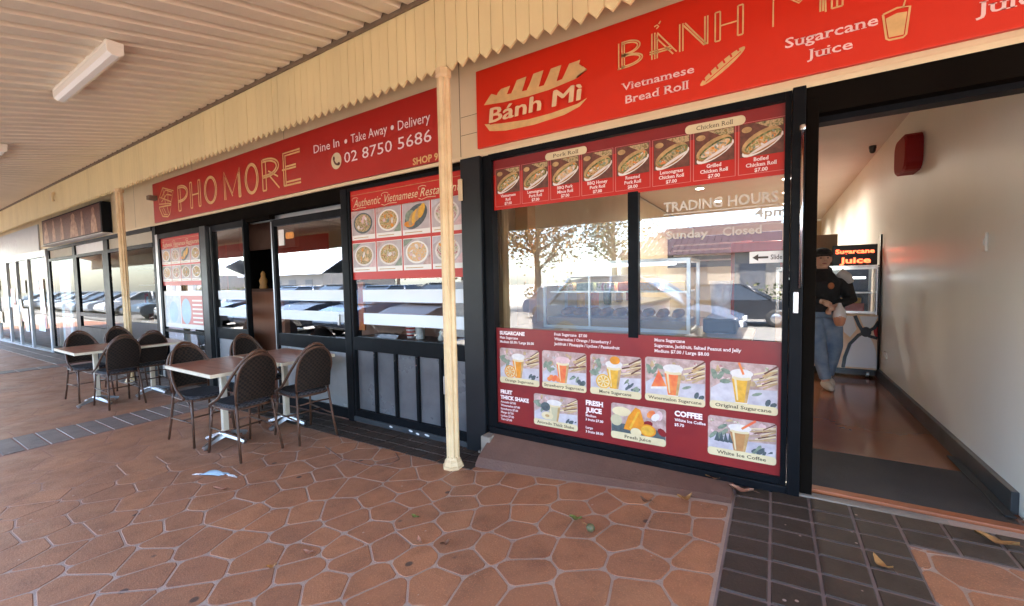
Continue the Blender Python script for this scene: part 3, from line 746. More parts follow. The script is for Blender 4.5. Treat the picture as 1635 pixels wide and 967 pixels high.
GL = {
 'P': [[(.08, 0), (.08, 1)], [(.30, 0), (.30, .97)], [(.08, 0), (.30, 0)], bowl(.36, 1.), bowl(.42, .93, .9)],
 'H': [[(0, 0), (0, 1)], [(.18, 0), (.18, 1)], [(0, 1), (.18, 1)], [(0, 0), (.18, 0)], [(.8, 0), (.8, 1)], [(.98, 0), (.98, 1)], [(.8, 1), (.98, 1)], [(.8, 0), (.98, 0)], [(.18, .5), (.8, .5)]],
 'O': [circ(), circ(.40, .45)],
 'M': [[(0, 0), (.02, 1), (.5, .18), (.97, 1), (1, 0)], [(.08, 0), (.08, .80), (.5, .08)], [(.88, 0), (.88, .80)], [(.88, 0), (1, 0)], [(.94, 0), (.94, .85)]],
 'R': [[(.08, 0), (.08, 1)], [(.28, 0), (.28, .95)], [(.08, 0), (.28, 0)], bowl(.42, 1.), bowl(.48, .93, .88), [(.5, .42), (1., -.02)], [(.42, .60), (.95, .35)]],
 'E': [[(0, 0), (0, 1), (1, 1), (1, .92), (.12, .92), (.12, 0)], [(0, 0), (1, 0), (1, .1), (.12, .1)], [(-.1, .5), (.75, .5), (.75, .58), (.12, .58)]],
 'B': [[(.0, -.02), (.0, 1.)], [(.14, -.02), (.14, 1.)], [(.24, 0), (.24, .94)], bowl(.48, 1., .9), bowl(.53, .93, .8), bowl(0, .48, 1.), bowl(.06, .43, .9), [(-.05, 0), (.2, 0)]],
 'A': [[(.0, 0), (.0, .98)], [(.12, 0), (.12, .98)], [(.22, 0), (.22, .9)], [(.22, .95), (1, .05)], [(.18, .78), (.86, 0)], [(-.1, .3), (.75, .3)], [(-.1, .22), (.80, .22)]],
 'N': [[(0, 0), (0, 1)], [(.12, 0), (.12, 1)], [(.2, .98), (1, .02)], [(.14, .92), (.92, 0)], [(.94, 0), (.94, 1)], [(1.04, 0), (1.04, 1)]],
 'I': [[(.2, 0), (.2, 1)], [(.5, 0), (.5, 1)], [(.8, 0), (.8, 1)], [(.2, 0), (.8, 0)]],
}
GL['M2'] = [[(0, -.05), (0, 1.05), (.5, .48), (.97, 1.05), (1, -.05)], [(.07, 1.05), (.5, .56), (.9, 1.0)], [(.9, 0), (.9, .95)], [(.95, 0), (.95, .95)]]
for ch, a, c in (('P', -7.76, -7.40), ('H', -7.32, -6.99), ('O', -6.87, -6.51), ('M', -6.30, -5.87), ('O', -5.75, -5.44), ('R', -5.37, -4.98), ('E', -4.88, -4.545)):
    glyph(f, GL[ch], a, c, zb, zt, .02)
f.build('pho_more_lettering', 'gold', s1)
for tx, x_, z_, h_, w_ in (('Dine In', -4.285, 2.875, .088, .44), ('Take Away', -3.66, 2.870, .088, .53), ('Delivery', -2.985, 2.862, .088, .40), ('02 8750 5686', -3.775, 2.690, .108, 1.20)):
    f = MB(); f.text(tx, x_, z_, h_, Y, w=w_, bold=.0); f.build('service_lettering', 'lettering_white', s1)
for x_ in (-3.74, -3.06): f = MB(); f.ell(x_, 2.905, .022, .022, Y); f.build('lettering_dot', 'lettering_white', s1)
f = MB(); f.text('SHOP 9', -2.81, 2.518, .062, Y, w=.305, bold=.03); f.build('shop_number_lettering', 'gold', s1)
f = MB(); f.ell(-3.905, 2.735, .085, .085, Y, 0); f.build('phone_icon', 'p_cream', s1)
f = MB(); f.ribbon(arc(-3.875, 2.765, .07, .07, 170, 280, 8), .022, Y-.001); f.ell(-3.942, 2.765, .018, .022, Y-.001, n=10); f.ell(-3.865, 2.70, .022, .018, Y-.001, n=10); f.build('handset', 'p_brown', s1)
# noodle bowl / leaf emblem
f = MB()
def gem(pts, w=.016): f.ribbon([( -8.17+a*.30, 2.80+c*.24) for a, c in pts], w, Y)
gem([(-.95, .25), (-.35, .95), (.95, .55), (.55, -.2), (-.95, -.05), (-.95, .25)]); gem([(-.7, .25), (.0, .75), (.75, .5)]); gem([(-.6, .05), (.1, .45), (.7, .3)]); gem([(-.35, .95), (-.1, -.1)]); gem([(.3, .75), (.2, -.15)]); gem([(-.8, .4), (.6, -.1)])
gem([(-.95, -.25), (-.55, -.9), (.1, -1.), (.35, -.85), (.6, -.3), (-.95, -.25)], .022); gem([(-.6, -.4), (-.35, -.8), (.1, -.85)]); gem([(-.4, -.35), (-.1, -.75)]); gem([(.1, -.35), (.2, -.8)])
f.build('emblem', 'gold', s1)

s2 = thing('shop_sign', 'bright orange red sign board reading BÁNH MÌ above the juice shop', 'sign', (-.5, -.02, 2.5), 'red fascia signs')
f = MB(); f.box(-2.08, 1.9, -.03, -.003, 2.535, 3.15, bev=.003); f.build('board', 'sign_orange', s2)
f = MB()
for ch, a, c in (('B', -.898, -.742), ('A', -.682, -.532), ('N', -.514, -.362), ('H', -.315, -.167), ('M2', -.022, .215), ('I', .225, .30)):
    if ch == 'M2': f.ribbon([(-.655, 3.03), (-.640, 3.04), (-.650, 3.052), (-.668, 3.046)], .008, Y); f.ribbon([(-.640, 3.055), (-.628, 3.07)], .008, Y); f.build('banh_lettering', 'gold', s2); f = MB()
    glyph(f, GL[ch], a, c, 2.846, 3.012, .0085)
f.ribbon([(.225, 3.055), (.265, 3.03)], .01, Y)
f.build('mi_lettering', 'gold', s2)
for tx, x_, z_, h_, w_ in (('Vietnamese', -.883, 2.700, .048, .453), ('Bread Roll', -.854, 2.612, .052, .394), ('Sugarcane', .036, 2.703, .054, .394), ('Juice', .137, 2.617, .050, .194), ('Juice', .775, 2.628, .060, .24), ('Fruit', .80, 2.715, .054, .2)):
    f = MB(); f.text(tx, x_, z_, h_, Y, w=w_, bold=.012, serif=True); f.build('drink_lettering', 'lettering_pink', s2)
# bread logo
f = MB()
low = [(-2.003, 2.716), (-1.953, 2.652), (-1.80, 2.625), (-1.55, 2.618), (-1.30, 2.636), (-1.18, 2.668), (-1.122, 2.715), (-1.20, 2.690), (-1.40, 2.672), (-1.60, 2.668), (-1.85, 2.690)]
f.poly(low, Y)
base = [(-2.0, 2.868), (-1.965, 2.905), (-1.93, 2.935), (-1.905, 2.905)]
top = []
f.poly([(-2.005, 2.866), (-1.93, 2.938), (-1.86, 2.905), (-1.60, 2.885), (-1.40, 2.885), (-1.24, 2.895), (-1.122, 2.905), (-1.15, 2.935), (-1.20, 2.955), (-1.13, 2.90), (-1.20, 2.866), (-1.42, 2.842), (-1.60, 2.838), (-1.82, 2.846)], Y)
for i, xx in enumerate((-1.90, -1.755, -1.61, -1.465, -1.32)):
    hh = (2.955, 2.985, 2.993, 2.990, 2.985)[i]
    f.poly([(xx, 2.875), (xx+.105, 2.875), (xx+.15, hh), (xx+.065, hh-.004), (xx+.035, 2.93)], Y-.003)
f.poly([(-1.20, 2.88), (-1.12, 2.905), (-1.19, 2.965), (-1.235, 2.975), (-1.215, 2.93)], Y-.006)
f.build('bread_emblem', 'gold', s2)
f = MB()
for k, (a, c) in enumerate(((0, 0), (.006, .001), (-.006, 0), (0, .004))): f.text('Bánh Mì', -1.945+a, 2.708+c, .112, Y-.012-.0006*k, w=.775, shear=.12)
f.build('banh_mi_word', 'gold_pale', s2)
f = MB()
for k, (a, c) in enumerate(((-.016, 0), (.016, 0), (0, .014), (0, -.012), (.014, -.010))): f.text('Bánh Mì', -1.945+a, 2.708+c, .114, Y-.008-.0006*k, w=.778, shear=.12)
f.build('word_outline', 'sign_orange', s2)
f = MB(); a = (-.395, 2.612); c = (-.158, 2.772)
dx, dz = c[0]-a[0], c[1]-a[1]; L = math.hypot(dx, dz); ang = math.atan2(dz, dx); mx_, mz_ = (a[0]+c[0])/2, (a[1]+c[1])/2
f.ell(mx_, mz_, L/2, .028, Y, 0, rot=ang); f.build('bread_roll_icon', 'gold', s2)
f = MB()
for k in range(6):
    u = -.40+.16*k; px_, pz_ = mx_+dx*u*.95, mz_+dz*u*.95
    f.ribbon([(px_-.004, pz_+.004), (px_-.018, pz_+.036)], .010, Y-.001)
f.ribbon([(a[0]+.03, a[1]+.012), (c[0]-.02, c[1]-.022)], .005, Y-.001); f.build('bread_scoring', 'sign_orange', s2)
f = MB(); f.ribbon([(.447, 2.745), (.463, 2.622), (.475, 2.614), (.525, 2.612), (.536, 2.622), (.548, 2.752), (.500, 2.760), (.447, 2.745)], .009, Y); f.ribbon([(.522, 2.752), (.53, 2.79), (.55, 2.795)], .007, Y)
f.poly([(.458, 2.722), (.472, 2.626), (.527, 2.624), (.538, 2.730), (.500, 2.735)], Y-.0006); f.build('cup_icon', 'gold', s2)

# ---------------------------------------------------------------- printed menus
def picture(kind, x0, x1, z0, z1, y, seed=0):
    """one printed photograph, as flat layers of ink"""
    r = random.Random(seed); f = MB(); w_, h_ = x1-x0, z1-z0; X = lambda u: x0+w_*u; Z = lambda v: z0+h_*v
    e = .0006
    if kind == 'roll':
        f.quad(x0, x1, z0, z1, y, PI_['p_brown']); f.ell(X(.16), Z(.82), w_*.12, h_*.09, y-e, PI_['p_bread'])
        f.poly([(X(.35), Z(.99)), (X(.98), Z(.99)), (X(.98), Z(.80)), (X(.7), Z(.78))], y-e, PI_['p_food_d'])
        A = .48; C_ = (('p_food_a', 'p_food_d', 'p_food_b', 'p_food_a')[seed % 4], ('p_food_d', 'p_food_e', 'p_food_e', 'p_food_d')[seed % 4])
        f.ell(X(.52), Z(.32), w_*.52, h_*.20, y-2*e, PI_['p_white'], A); f.ell(X(.50), Z(.42), w_*.50, h_*.27, y-3*e, PI_['p_crust'], A); f.ell(X(.485), Z(.47), w_*.48, h_*.24, y-4*e, PI_['p_bread'], A)
        f.ell(X(.53), Z(.42), w_*.46, h_*.19, y-5*e, PI_['p_food_e'], A); f.ell(X(.53), Z(.42), w_*.41, h_*.13, y-6*e, PI_[C_[0]], A)
        for k in range(16):
            u = r.uniform(-.40, .40); v_ = r.uniform(-.11, .11); f.ell(X(.53)+u*w_*math.cos(A), Z(.42)+u*w_*math.sin(A)+v_*h_, w_*r.uniform(.025, .06), h_*r.uniform(.018, .04), y-7*e-.05*e*k, PI_[r.choice(('p_leaf', 'p_orange', 'p_strawb', 'p_food_d', 'p_foam', C_[0], 'p_leaf'))], r.uniform(0, 3), 7)
        f.ell(X(.60), Z(.28), w_*.44, h_*.045, y-8.5*e, PI_['p_foam'], A)
    elif kind == 'bowl':
        f.quad(x0, x1, z0, z1, y, PI_['p_dish_bg'])
        f.poly([(X(0), Z(.7)), (X(.4), Z(1)), (X(0), Z(1))], y-e, PI_[r.choice(('p_rose', 'p_leaf', 'p_cloth'))]); f.poly([(X(1), Z(0)), (X(.7), Z(0)), (X(1), Z(.4))], y-e, PI_[r.choice(('p_pink', 'p_leaf', 'p_rose'))])
        rim = r.choice(('p_white', 'p_slate', 'p_white', 'p_foam')); f.ell(X(.5), Z(.48), w_*.42, h_*.43, y-2*e, PI_[rim]); f.ell(X(.5), Z(.49), w_*.36, h_*.37, y-3*e, PI_[('p_food_a', 'p_food_b', 'p_food_c', 'p_food_d')[seed % 4]])
        for k in range(9): f.ell(X(.5+r.uniform(-.24, .24)), Z(.5+r.uniform(-.24, .24)), w_*r.uniform(.05, .11), h_*r.uniform(.03, .08), y-4*e-e*.3*k, PI_[r.choice(('p_food_b', 'p_leaf', 'p_orange', 'p_foam', 'p_food_c', 'p_bread', 'p_pink'))], r.uniform(0, 3), 10)
    elif kind == 'spring':
        f.quad(x0, x1, z0, z1, y, PI_['p_dish_bg']); f.ell(X(.5), Z(.48), w_*.46, h_*.40, y-e, PI_['p_slate'], .5)
        f.ell(X(.25), Z(.22), w_*.2, h_*.12, y-2*e, PI_['p_orange']); f.ell(X(.3), Z(.5), w_*.2, h_*.25, y-2*e, PI_['p_leaf'])
        for k in range(4): f.ell(X(.36+.12*k), Z(.40+.09*k), w_*.10, h_*.30, y-3*e-k*e, PI_['p_yellow'] if k % 2 else PI_['p_bread'], -.5)
    elif kind.startswith('juice'):
        liq = dict(o='p_orange', s='p_strawb', m='p_yellow', w='p_strawb', p='p_yellow', c='p_coffee', a='p_avoc')[kind[5]]
        f.rrect(x0, x1, z0, z1, .018, y, PI_['p_rose']); b0 = z0+.0
        f.poly([(x0+.004, Z(.10)), (x1-.004, Z(.10)), (x1-.004, Z(.50)), (X(.55), Z(.46)), (X(.25), Z(.62)), (x0+.004, Z(.42))], y-e, PI_['p_cloth'])
        for k in range(12):
            u = r.uniform(.0, .25); f.ribbon([(X(.58+u), Z(.50+.028*k)), (X(.99), Z(.58+.030*k+u*.3))], h_*r.uniform(.015, .04), y-2*e-.06*e*k, PI_[('p_wood', 'p_bread', 'p_cream', 'p_brown')[k % 4]])
        for k in range(30): f.ell(X(r.uniform(.07, .93)), Z(r.uniform(.58, .93)), w_*r.uniform(.02, .06), h_*r.uniform(.02, .06), y-1.1*e-.02*e*k, PI_[r.choice(('p_pink', 'p_rose', 'p_dish_bg', 'p_rose', 'p_rose', 'p_food_c', 'p_wood'))], r.uniform(0, 3), 9)
        for k in range(9): u = r.uniform(0, 1); f.ell(X(.70+.24*u), Z(.20+.20*(1-u)*r.uniform(.2, 1)), w_*r.uniform(.05, .09), h_*r.uniform(.03, .05), y-2*e-.05*e*k, PI_[r.choice(('p_slate', 'p_slate', 'p_leaf', 'p_cloth'))], r.uniform(.2, 1.2), 8)
        for k in range(5): f.ell(X(r.uniform(.06, .26)), Z(r.uniform(.50, .82)), w_*.09, h_*.05, y-2*e-.1*e*k, PI_['p_leaf'], r.uniform(0, 3), 7)
        cx_ = .46
        f.poly([(X(cx_-.13), Z(.80)), (X(cx_+.17), Z(.80)), (X(cx_+.11), Z(.16)), (X(cx_-.07), Z(.16))], y-3*e, PI_['p_foam']); f.poly([(X(cx_-.125), Z(.68)), (X(cx_+.165), Z(.68)), (X(cx_+.105), Z(.18)), (X(cx_-.065), Z(.18))], y-4*e, PI_[liq])
        f.poly([(X(cx_+.11), Z(.68)), (X(cx_+.165), Z(.68)), (X(cx_+.105), Z(.18)), (X(cx_+.065), Z(.18))], y-4.3*e, PI_['p_bread']); f.poly([(X(cx_-.09), Z(.66)), (X(cx_-.055), Z(.66)), (X(cx_-.025), Z(.22)), (X(cx_-.045), Z(.22))], y-4.4*e, PI_['p_cream'])
        f.ell(X(cx_+.02), Z(.68), w_*.145, h_*.045, y-4.6*e, PI_['p_cream']); f.ell(X(cx_+.03), Z(.145), w_*.13, h_*.035, y-2.6*e, PI_['p_brown'])
        f.ell(X(cx_+.02), Z(.78), w_*.17, h_*.09, y-5*e, PI_['p_foam'] if kind[5] != 's' else PI_['p_pink'])
        if kind[5] in 'pc': f.ribbon([(X(cx_-.02 if kind[5] == 'p' else cx_+.25), Z(1.0)), (X(cx_+.05), Z(.76))], w_*.035, y-6*e, PI_['p_strawb'])
        if kind[5] in 'om': f.ell(X(.27), Z(.34), w_*.15, h_*.18, y-6*e, PI_['p_orange' if kind[5] == 'o' else 'p_yellow']); f.ell(X(.27), Z(.34), w_*.125, h_*.15, y-7*e, PI_['p_cream']); [f.poly([(X(.27)+w_*.012*math.cos(q), Z(.34)+h_*.014*math.sin(q)), (X(.27)+w_*.108*math.cos(q-.27), Z(.34)+h_*.13*math.sin(q-.27)), (X(.27)+w_*.108*math.cos(q+.27), Z(.34)+h_*.13*math.sin(q+.27))], y-8*e, PI_['p_yellow' if kind[5] == 'm' else 'p_orange']) for q in [k*.785 for k in range(8)]]
        if kind[5] == 'm': f.ell(X(.5), Z(.88), w_*.1, h_*.1, y-7*e, PI_['p_orange'])
        if kind[5] == 's':
            for k in range(5): f.ell(X(.17+.05*k), Z(.25+.06*(k % 2)), w_*.055, h_*.06, y-6*e-.2*e*k, PI_['p_strawb'], 0, 10)
        if kind[5] == 'w': f.poly([(X(.10), Z(.30)), (X(.38), Z(.34)), (X(.24), Z(.72))], y-6*e, PI_['p_strawb']); f.ribbon([(X(.10), Z(.30)), (X(.38), Z(.34))], h_*.05, y-7*e, PI_['p_foam'])
        if kind[5] == 'a': f.ell(X(.28), Z(.62), w_*.11, h_*.14, y-6*e, PI_['p_slate']); f.ell(X(.32), Z(.34), w_*.14, h_*.12, y-7*e, PI_['p_cream']); f.ell(X(.32), Z(.34), w_*.05, h_*.045, y-8*e, PI_['p_bread'])
        if kind[5] == 'c':
            for k in range(4): f.poly([(X(.10+.07*k), Z(.38)), (X(.18+.07*k), Z(.36)), (X(.15+.06*k), Z(.62))], y-6*e-.1*e*k, PI_['p_slate'])
    elif kind == 'fruit':
        f.rrect(x0, x1, z0, z1, .018, y, PI_['p_rose']); f.poly([(x0+.004, Z(.15)), (x1-.004, Z(.15)), (x1-.004, Z(.4)), (x0+.004, Z(.45))], y-e, PI_['p_slate'])
        f.ell(X(.20), Z(.78), w_*.18, h_*.13, y-2*e, PI_['p_cream']); f.ell(X(.10), Z(.52), w_*.11, h_*.16, y-2*e, PI_['p_avoc'])
        for k in range(7): f.ell(X(r.uniform(.62, .95)), Z(r.uniform(.35, .95)), w_*.09, h_*.09, y-2*e-.1*e*k, PI_[r.choice(('p_strawb', 'p_pink', 'p_maroon', 'p_leaf', 'p_foam'))], r.uniform(0, 3), 9)
        f.poly([(X(.24), Z(.30)), (X(.52), Z(.26)), (X(.62), Z(.55)), (X(.55), Z(.90)), (X(.46), Z(.95)), (X(.32), Z(.66))], y-4*e, PI_['p_orange']); f.ribbon([(X(.36), Z(.34)), (X(.52), Z(.84))], w_*.04, y-5*e, PI_['p_yellow'])
        f.ell(X(.68), Z(.36), w_*.15, h_*.17, y-5*e, PI_['p_orange']); f.ell(X(.68), Z(.36), w_*.12, h_*.135, y-6*e, PI_['p_yellow']); f.ell(X(.47), Z(.26), w_*.10, h_*.12, y-7*e, PI_['p_cream'])
    return f
def addpic(par, kind, x0, x1, z0, z1, y, seed=0, cap=None, caph=.0, capcol='p_cream', tcol='p_dark', serif=False):
    f = picture(kind, x0, x1, z0, z1, y, seed)
    if cap is not None:
        f.rrect(x0, x1, z0, z0+caph, min(.018, caph*.45), y-.006, PI_[capcol]) if kind.startswith('j') or kind == 'fruit' else f.quad(x0, x1, z0, z0+caph, y-.006, PI_[capcol])
        if cap: f.text(cap, (x0+x1)/2, z0+caph*.30, caph*.42, y-.0068, PI_[tcol], bold=.012, serif=serif, align='c', w=min((x1-x0)*.9, len(cap)*caph*.33))
    return f.build('menu_photo', PAL, par)
# upper roll menu
yp = -.020
m1 = thing('roll_menu', 'red strip menu of eight bread roll photos across the top of the juice window', 'menu', (-.94, yp, 2.02), 'red menus in the juice window')
f = MB(); f.box(-1.935, .045, yp, yp+.003, 2.020, 2.414); f.build('backing', 'p_red', m1)
f = MB(); f.quad(-1.934, .044, 2.30, 2.413, yp-.0008); f.build('header_band', 'p_maroon', m1)
rolls = [('Vietnamese', 'Roll', '$7.00'), ('Lemongrass', 'Pork Roll', '$7.00'), ('BBQ Pork', 'Mince Roll', '$7.00'), ('BBQ Honey', 'Pork Roll', '$7.00'), ('Roasted', 'Pork Roll', '$8.00'), ('Lemongrass', 'Chicken Roll', '$7.00'), ('Grilled', 'Chicken Roll', '$7.00'), ('Boiled', 'Chicken Roll', '$7.00')]
for i, tx in enumerate(rolls):
    x0 = -1.912+i*.2465; x1 = x0+.230
    addpic(m1, 'roll', x0+.006, x1-.006, 2.145, 2.335, yp-.002, i)
    f = MB()
    for j, s in enumerate(tx): f.text(s, (x0+x1)/2, 2.116-j*.031, .0215, yp-.003, 0, bold=.025, serif=True, align='c')
    f.build('price_lettering', 'p_text', m1)
    f = MB(); f.ribbon([(x0, 2.045), (x0, 2.340), (x1, 2.340), (x1, 2.045), (x0, 2.045)], .004, yp-.0075); f.build('photo_border', 'p_red_lt', m1)
for s, cx_ in (('Pork Roll', -1.295), ('Chicken Roll', -.317)):
    f = MB(); f.rrect(cx_-.165, cx_+.165, 2.335, 2.390, .026, yp-.008, 0); f.text(s, cx_, 2.350, .026, yp-.009, 1, w=.20, serif=True, align='c', bold=.0); f.build('heading_plate', ['p_cream', 'p_dark'], m1)
# lower drinks menu
yp = -.024
m2 = thing('drinks_menu', 'maroon drinks menu with juice photos across the bottom of the juice window', 'menu', (-.94, yp, .28), 'red menus in the juice window')
f = MB(); f.box(-1.933, .045, yp, yp+.003, .275, 1.068); f.build('backing', 'p_maroon', m2)
for kind, x0, x1, z0, z1, cap in (('juiceo', -1.902, -1.538, .620, .905, 'Orange Sugarcane'), ('juices', -1.512, -1.150, .622, .912, 'Strawberry Sugarcane'), ('juicem', -1.120, -.755, .626, .915, 'More Sugarcane'),
                                  ('juicew', -.730, -.358, .630, .925, 'Watermelon Sugarcane'), ('juicep', -.332, .028, .636, .932, 'Original Sugarcane'),
                                  ('juicea', -1.590, -1.222, .323, .568, 'Avocado Thick Shake'), ('fruit', -.967, -.595, .330, .580, 'Fresh Juice'), ('juicec', -.342, .024, .340, .588, 'White Ice Coffee')):
    addpic(m2, kind, x0, x1, z0, z1, yp-.002, hash(kind[-1]) % 7 if False else ord(kind[-1]) % 7, cap, .05, serif=True)
def lines(par, name, x, z, rows, h, step, bold=.02, serif=True, y=yp-.002, m_='p_text', head=None, hh=.03):
    f = MB(); zz = z
    if head:
        for s in head: f.text(s, x, zz-hh, hh, y, bold=.05, serif=serif); zz -= hh*1.45
    for s in rows:
        if s: f.text(s, x, zz-h, h, y, bold=bold, serif=serif)
        zz -= step
    return f.build(name, m_, par)
lines(m2, 'sugarcane_lettering', -1.90, 1.044, ['Plain Sugarcane', 'Medium $5.00 / Large $6.00'], .020, .034, head=['SUGARCANE'], hh=.030)
lines(m2, 'fruit_sugarcane_lettering', -1.407, 1.052, ['Fruit Sugarcane  $7.00', 'Watermelon / Orange / Strawberry /', 'Jackfruit / Pineapple / Lychee / Passionfruit'], .021, .036)
lines(m2, 'more_sugarcane_lettering', -.670, 1.052, ['More Sugarcane', 'Sugarcane, Jackfruit, Salted Peanut and Jelly', 'Medium $7.00 / Large $8.00'], .021, .036)
lines(m2, 'thick_shake_lettering', -1.905, .560, ['Avocado $7.00', 'Watermelon $7.00', 'Strawberry $7.00', 'Mango $7.00', 'Lychee $7.00', 'Taro $7.00'], .017, .029, head=['FRUIT', 'THICK SHAKE'], hh=.032)
lines(m2, 'fresh_juice_lettering', -1.160, .572, ['Medium', '3 fruits $7.00', '', 'Large', '3 fruits $8.00'], .018, .030, head=['FRESH', 'JUICE'], hh=.036)
lines(m2, 'coffee_lettering', -.542, .586, ['White Ice Coffee', '$5.70'], .019, .032, head=['COFFEE'], hh=.036)
# restaurant dish posters
def dish_poster(label, x0, x1, z0, zt, y, pale=False, seed=0):
    t = thing('dish_poster', label, 'poster', ((x0+x1)/2, y, z0), 'dish posters in the restaurant windows')
    h = zt-z0; W = x1-x0
    f = MB(); f.box(x0, x1, y, y+.003, z0, zt); f.build('backing', 'p_red', t)
    f = MB(); f.text('Authentic', x0+W*.03, zt-h*.185, h*.085, y-.001, w=W*.27, shear=.35); f.text('Vietnamese', x0+W*.33, zt-h*.185, h*.085, y-.001, w=W*.31, shear=.35); f.text('Restaurant', x0+W*.665, zt-h*.185, h*.085, y-.001, w=W*.31, shear=.35)
    for k, u in enumerate((.03, .33, .665)):      # swash strokes of the script capitals
        f.ribbon([(x0+W*u-.02, zt-h*.20), (x0+W*u+.02, zt-h*.215), (x0+W*(u+.06), zt-h*.20), (x0+W*(u+.13), zt-h*.205)], .006, y-.0012); f.ribbon(arc(x0+W*u+.03, zt-h*.10, .05, .018, 20, 220, 8), .005, y-.0012)
    f.build('script_lettering', 'p_cream', t)
    f = MB()
    for zz in (zt-h*.055, zt-h*.235): f.quad(x0+.01, x1-.01, zz, zz+.004, y-.001)
    f.build('gold_rule', 'p_bread', t)
    c = W/4
    for r_ in range(2):
        zb_ = z0+h*(.085+.36*(1-r_)); ph = h*.325
        for k in range(4):
            a, b2 = x0+k*c+.008, x0+(k+1)*c-.008
            f = MB(); f.quad(a, b2, zb_, zb_+ph, y-.001); f.build('photo_mount', 'p_white', t)
            addpic(t, 'spring' if (k == 2 and r_ == 0) else 'bowl', a+.006, b2-.006, zb_+ph*.16, zb_+ph-.006, y-.002, seed+k+4*r_)
            f = MB(); f.quad(a+.03, b2-.10, zb_+ph*.06, zb_+ph*.085, y-.0018); f.build('caption_line', 'p_bread', t)
    return t
dish_poster('clear red poster of eight Vietnamese dishes behind the near post', -3.732, -2.262, 1.49, 2.40, -.009, seed=3)
dish_poster('faded red poster of eight dishes in the left end restaurant window', -8.54, -7.14, 1.475, 2.238, -.009, seed=5)
po = thing('notice_poster', 'pale blue and orange notice poster with round blue badge below the faded dish poster', 'poster', (-7.8, .018, .88))
f = MB(); f.box(-8.54, -7.14, -.009, -.006, .80, 1.385); f.build('backing', 'p_white', po)
f = MB(); f.quad(-8.50, -7.95, .87, 1.31, -.0098); f.build('blue_panel', 'p_paleblue', po)
f = MB(); f.quad(-7.92, -7.17, .87, 1.31, -.0098); f.build('orange_panel', 'p_red_lt', po)
f = MB(); f.ell(-7.74, 1.07, .17, .20, -.0106); f.ell(-8.2, 1.05, .16, .17, -.0106); f.build('round_badge', 'p_lblue', po)
f = MB()
for k in range(6): f.quad(-7.52, -7.20, .90+.065*k, .925+.065*k, -.0106)
f.build('text_lines', 'p_white', po)

# ================================================================== RESTAURANT INSIDE
rb = thing('menu_board', 'deep red wall board with gold letters seen inside the left glass door', 'sign board', (-7.4, .35, 1.4))
f = MB(); f.box(-7.66, -7.18, .33, .355, 1.35, 2.10); f.build('board', 'p_maroon', rb)
f = MB(); f.text('ne', -7.56, 1.60, .16, .327, w=.30, bold=.03); f.build('lettering', 'p_yellow', rb)
ct = thing('reception_counter', 'tall reddish brown timber counter inside the open restaurant doorway', 'counter', (-6.2, 1.0, 0))
f = MB(); f.box(-7.1, -5.7, .36, .44, -.02, 1.36, bev=.01); f.build('front_panel', 'brown_panel', ct)
f = MB(); f.box(-7.12, -5.68, .33, .9, 1.362, 1.40, bev=.008); f.build('counter_top', 'brown_board', ct)
f = MB(); f.box(-7.1, -5.6, .50, .56, 1.98, 2.89); tag(f.build('bulkhead', 'brown_board'), 'brown boarded bulkhead hanging over the counter inside the doorway', 'bulkhead')
o_ = thing('lucky_ornament', 'small gold ornament standing on the brown counter in the doorway', 'ornament', (-6.45, .5, 1.40))
f = MB(); f.lathe([(.05, 1.40), (.06, 1.42), (.045, 1.46), (.06, 1.52), (.03, 1.58), (.035, 1.62), (.01, 1.66)], (-6.45, .5, 0), 14); f.build('figure', 'gold_dark', o_)
tb = thing('partition_seat', 'dark brown booth back inside behind the grey striped restaurant window', 'booth', (-3.2, .9, 0))
f = MB(); f.box(-4.9, -2.3, .85, .98, -.02, 1.22, bev=.02); f.build('booth_back', 'brown_panel', tb)
f = MB(); f.box(-4.9, -2.3, .99, 1.5, .35, .46, bev=.02); f.build('booth_seat', 'brown_board', tb)
ps = thing('framed_picture', 'pale framed picture on the dark wall inside the restaurant', 'picture', (-3.4, 3.18, 1.5))
f = MB(); f.box(-4.6, -3.0, 3.15, 3.19, 1.45, 2.0); f.build('picture_board', 'p_rose', ps)
cup = thing('paper_cup', 'red patterned paper cup on the sill behind the striped window', 'cup', (-3.05, .14, .9), 'cups on the window sill')
f = MB(); f.box(-3.732, -2.265, .06, .34, .86, .893); tag(f.build('window_sill', 'brown_board'), 'narrow inner sill below the striped restaurant window', 'sill')
f = MB(); f.lathe([(.036, .894), (.050, 1.03)], (-3.10, .16, 0), 16); f.build('cup_wall', 'p_foam', cup)
f = MB(); [f.lathe([(.041+.0042*k, .915+.035*k), (.043+.0042*k, .93+.035*k)], (-3.10, .16, 0), 16) for k in range(3)]; f.build('cup_print', 'p_red', cup)
cup = thing('napkin_roll', 'plain white cylinder beside the red patterned cup on the sill', 'cup', (-2.95, .16, .9), 'cups on the window sill')
f = MB(); f.lathe([(.045, .894), (.045, 1.02), (.02, 1.022)], (-2.97, .16, 0), 16); f.build('roll', 'plastic_white', cup)
og = thing('figurine', 'tiny white figurine on the sill close to the broad pier', 'figurine', (-2.6, .16, .9))
f = MB(); f.lathe([(.025, .894), (.03, .91), (.018, .94), (.012, .955), (.02, .97), (.008, .985)], (-2.70, .16, 0), 12); f.build('body', 'plastic_white', og)
for a, c, m_ in ((-3.72, -3.63, 'p_strawb'), (-2.42, -2.31, 'p_foam')):
    f = MB(); f.box(a, c, .03, .05, .96, 1.46); tag(f.build('hanging_leaflet', m_), 'red leaflet hanging at the left edge of the striped window' if a < -3 else 'white leaflet hanging at the right edge of the striped window', 'leaflet')

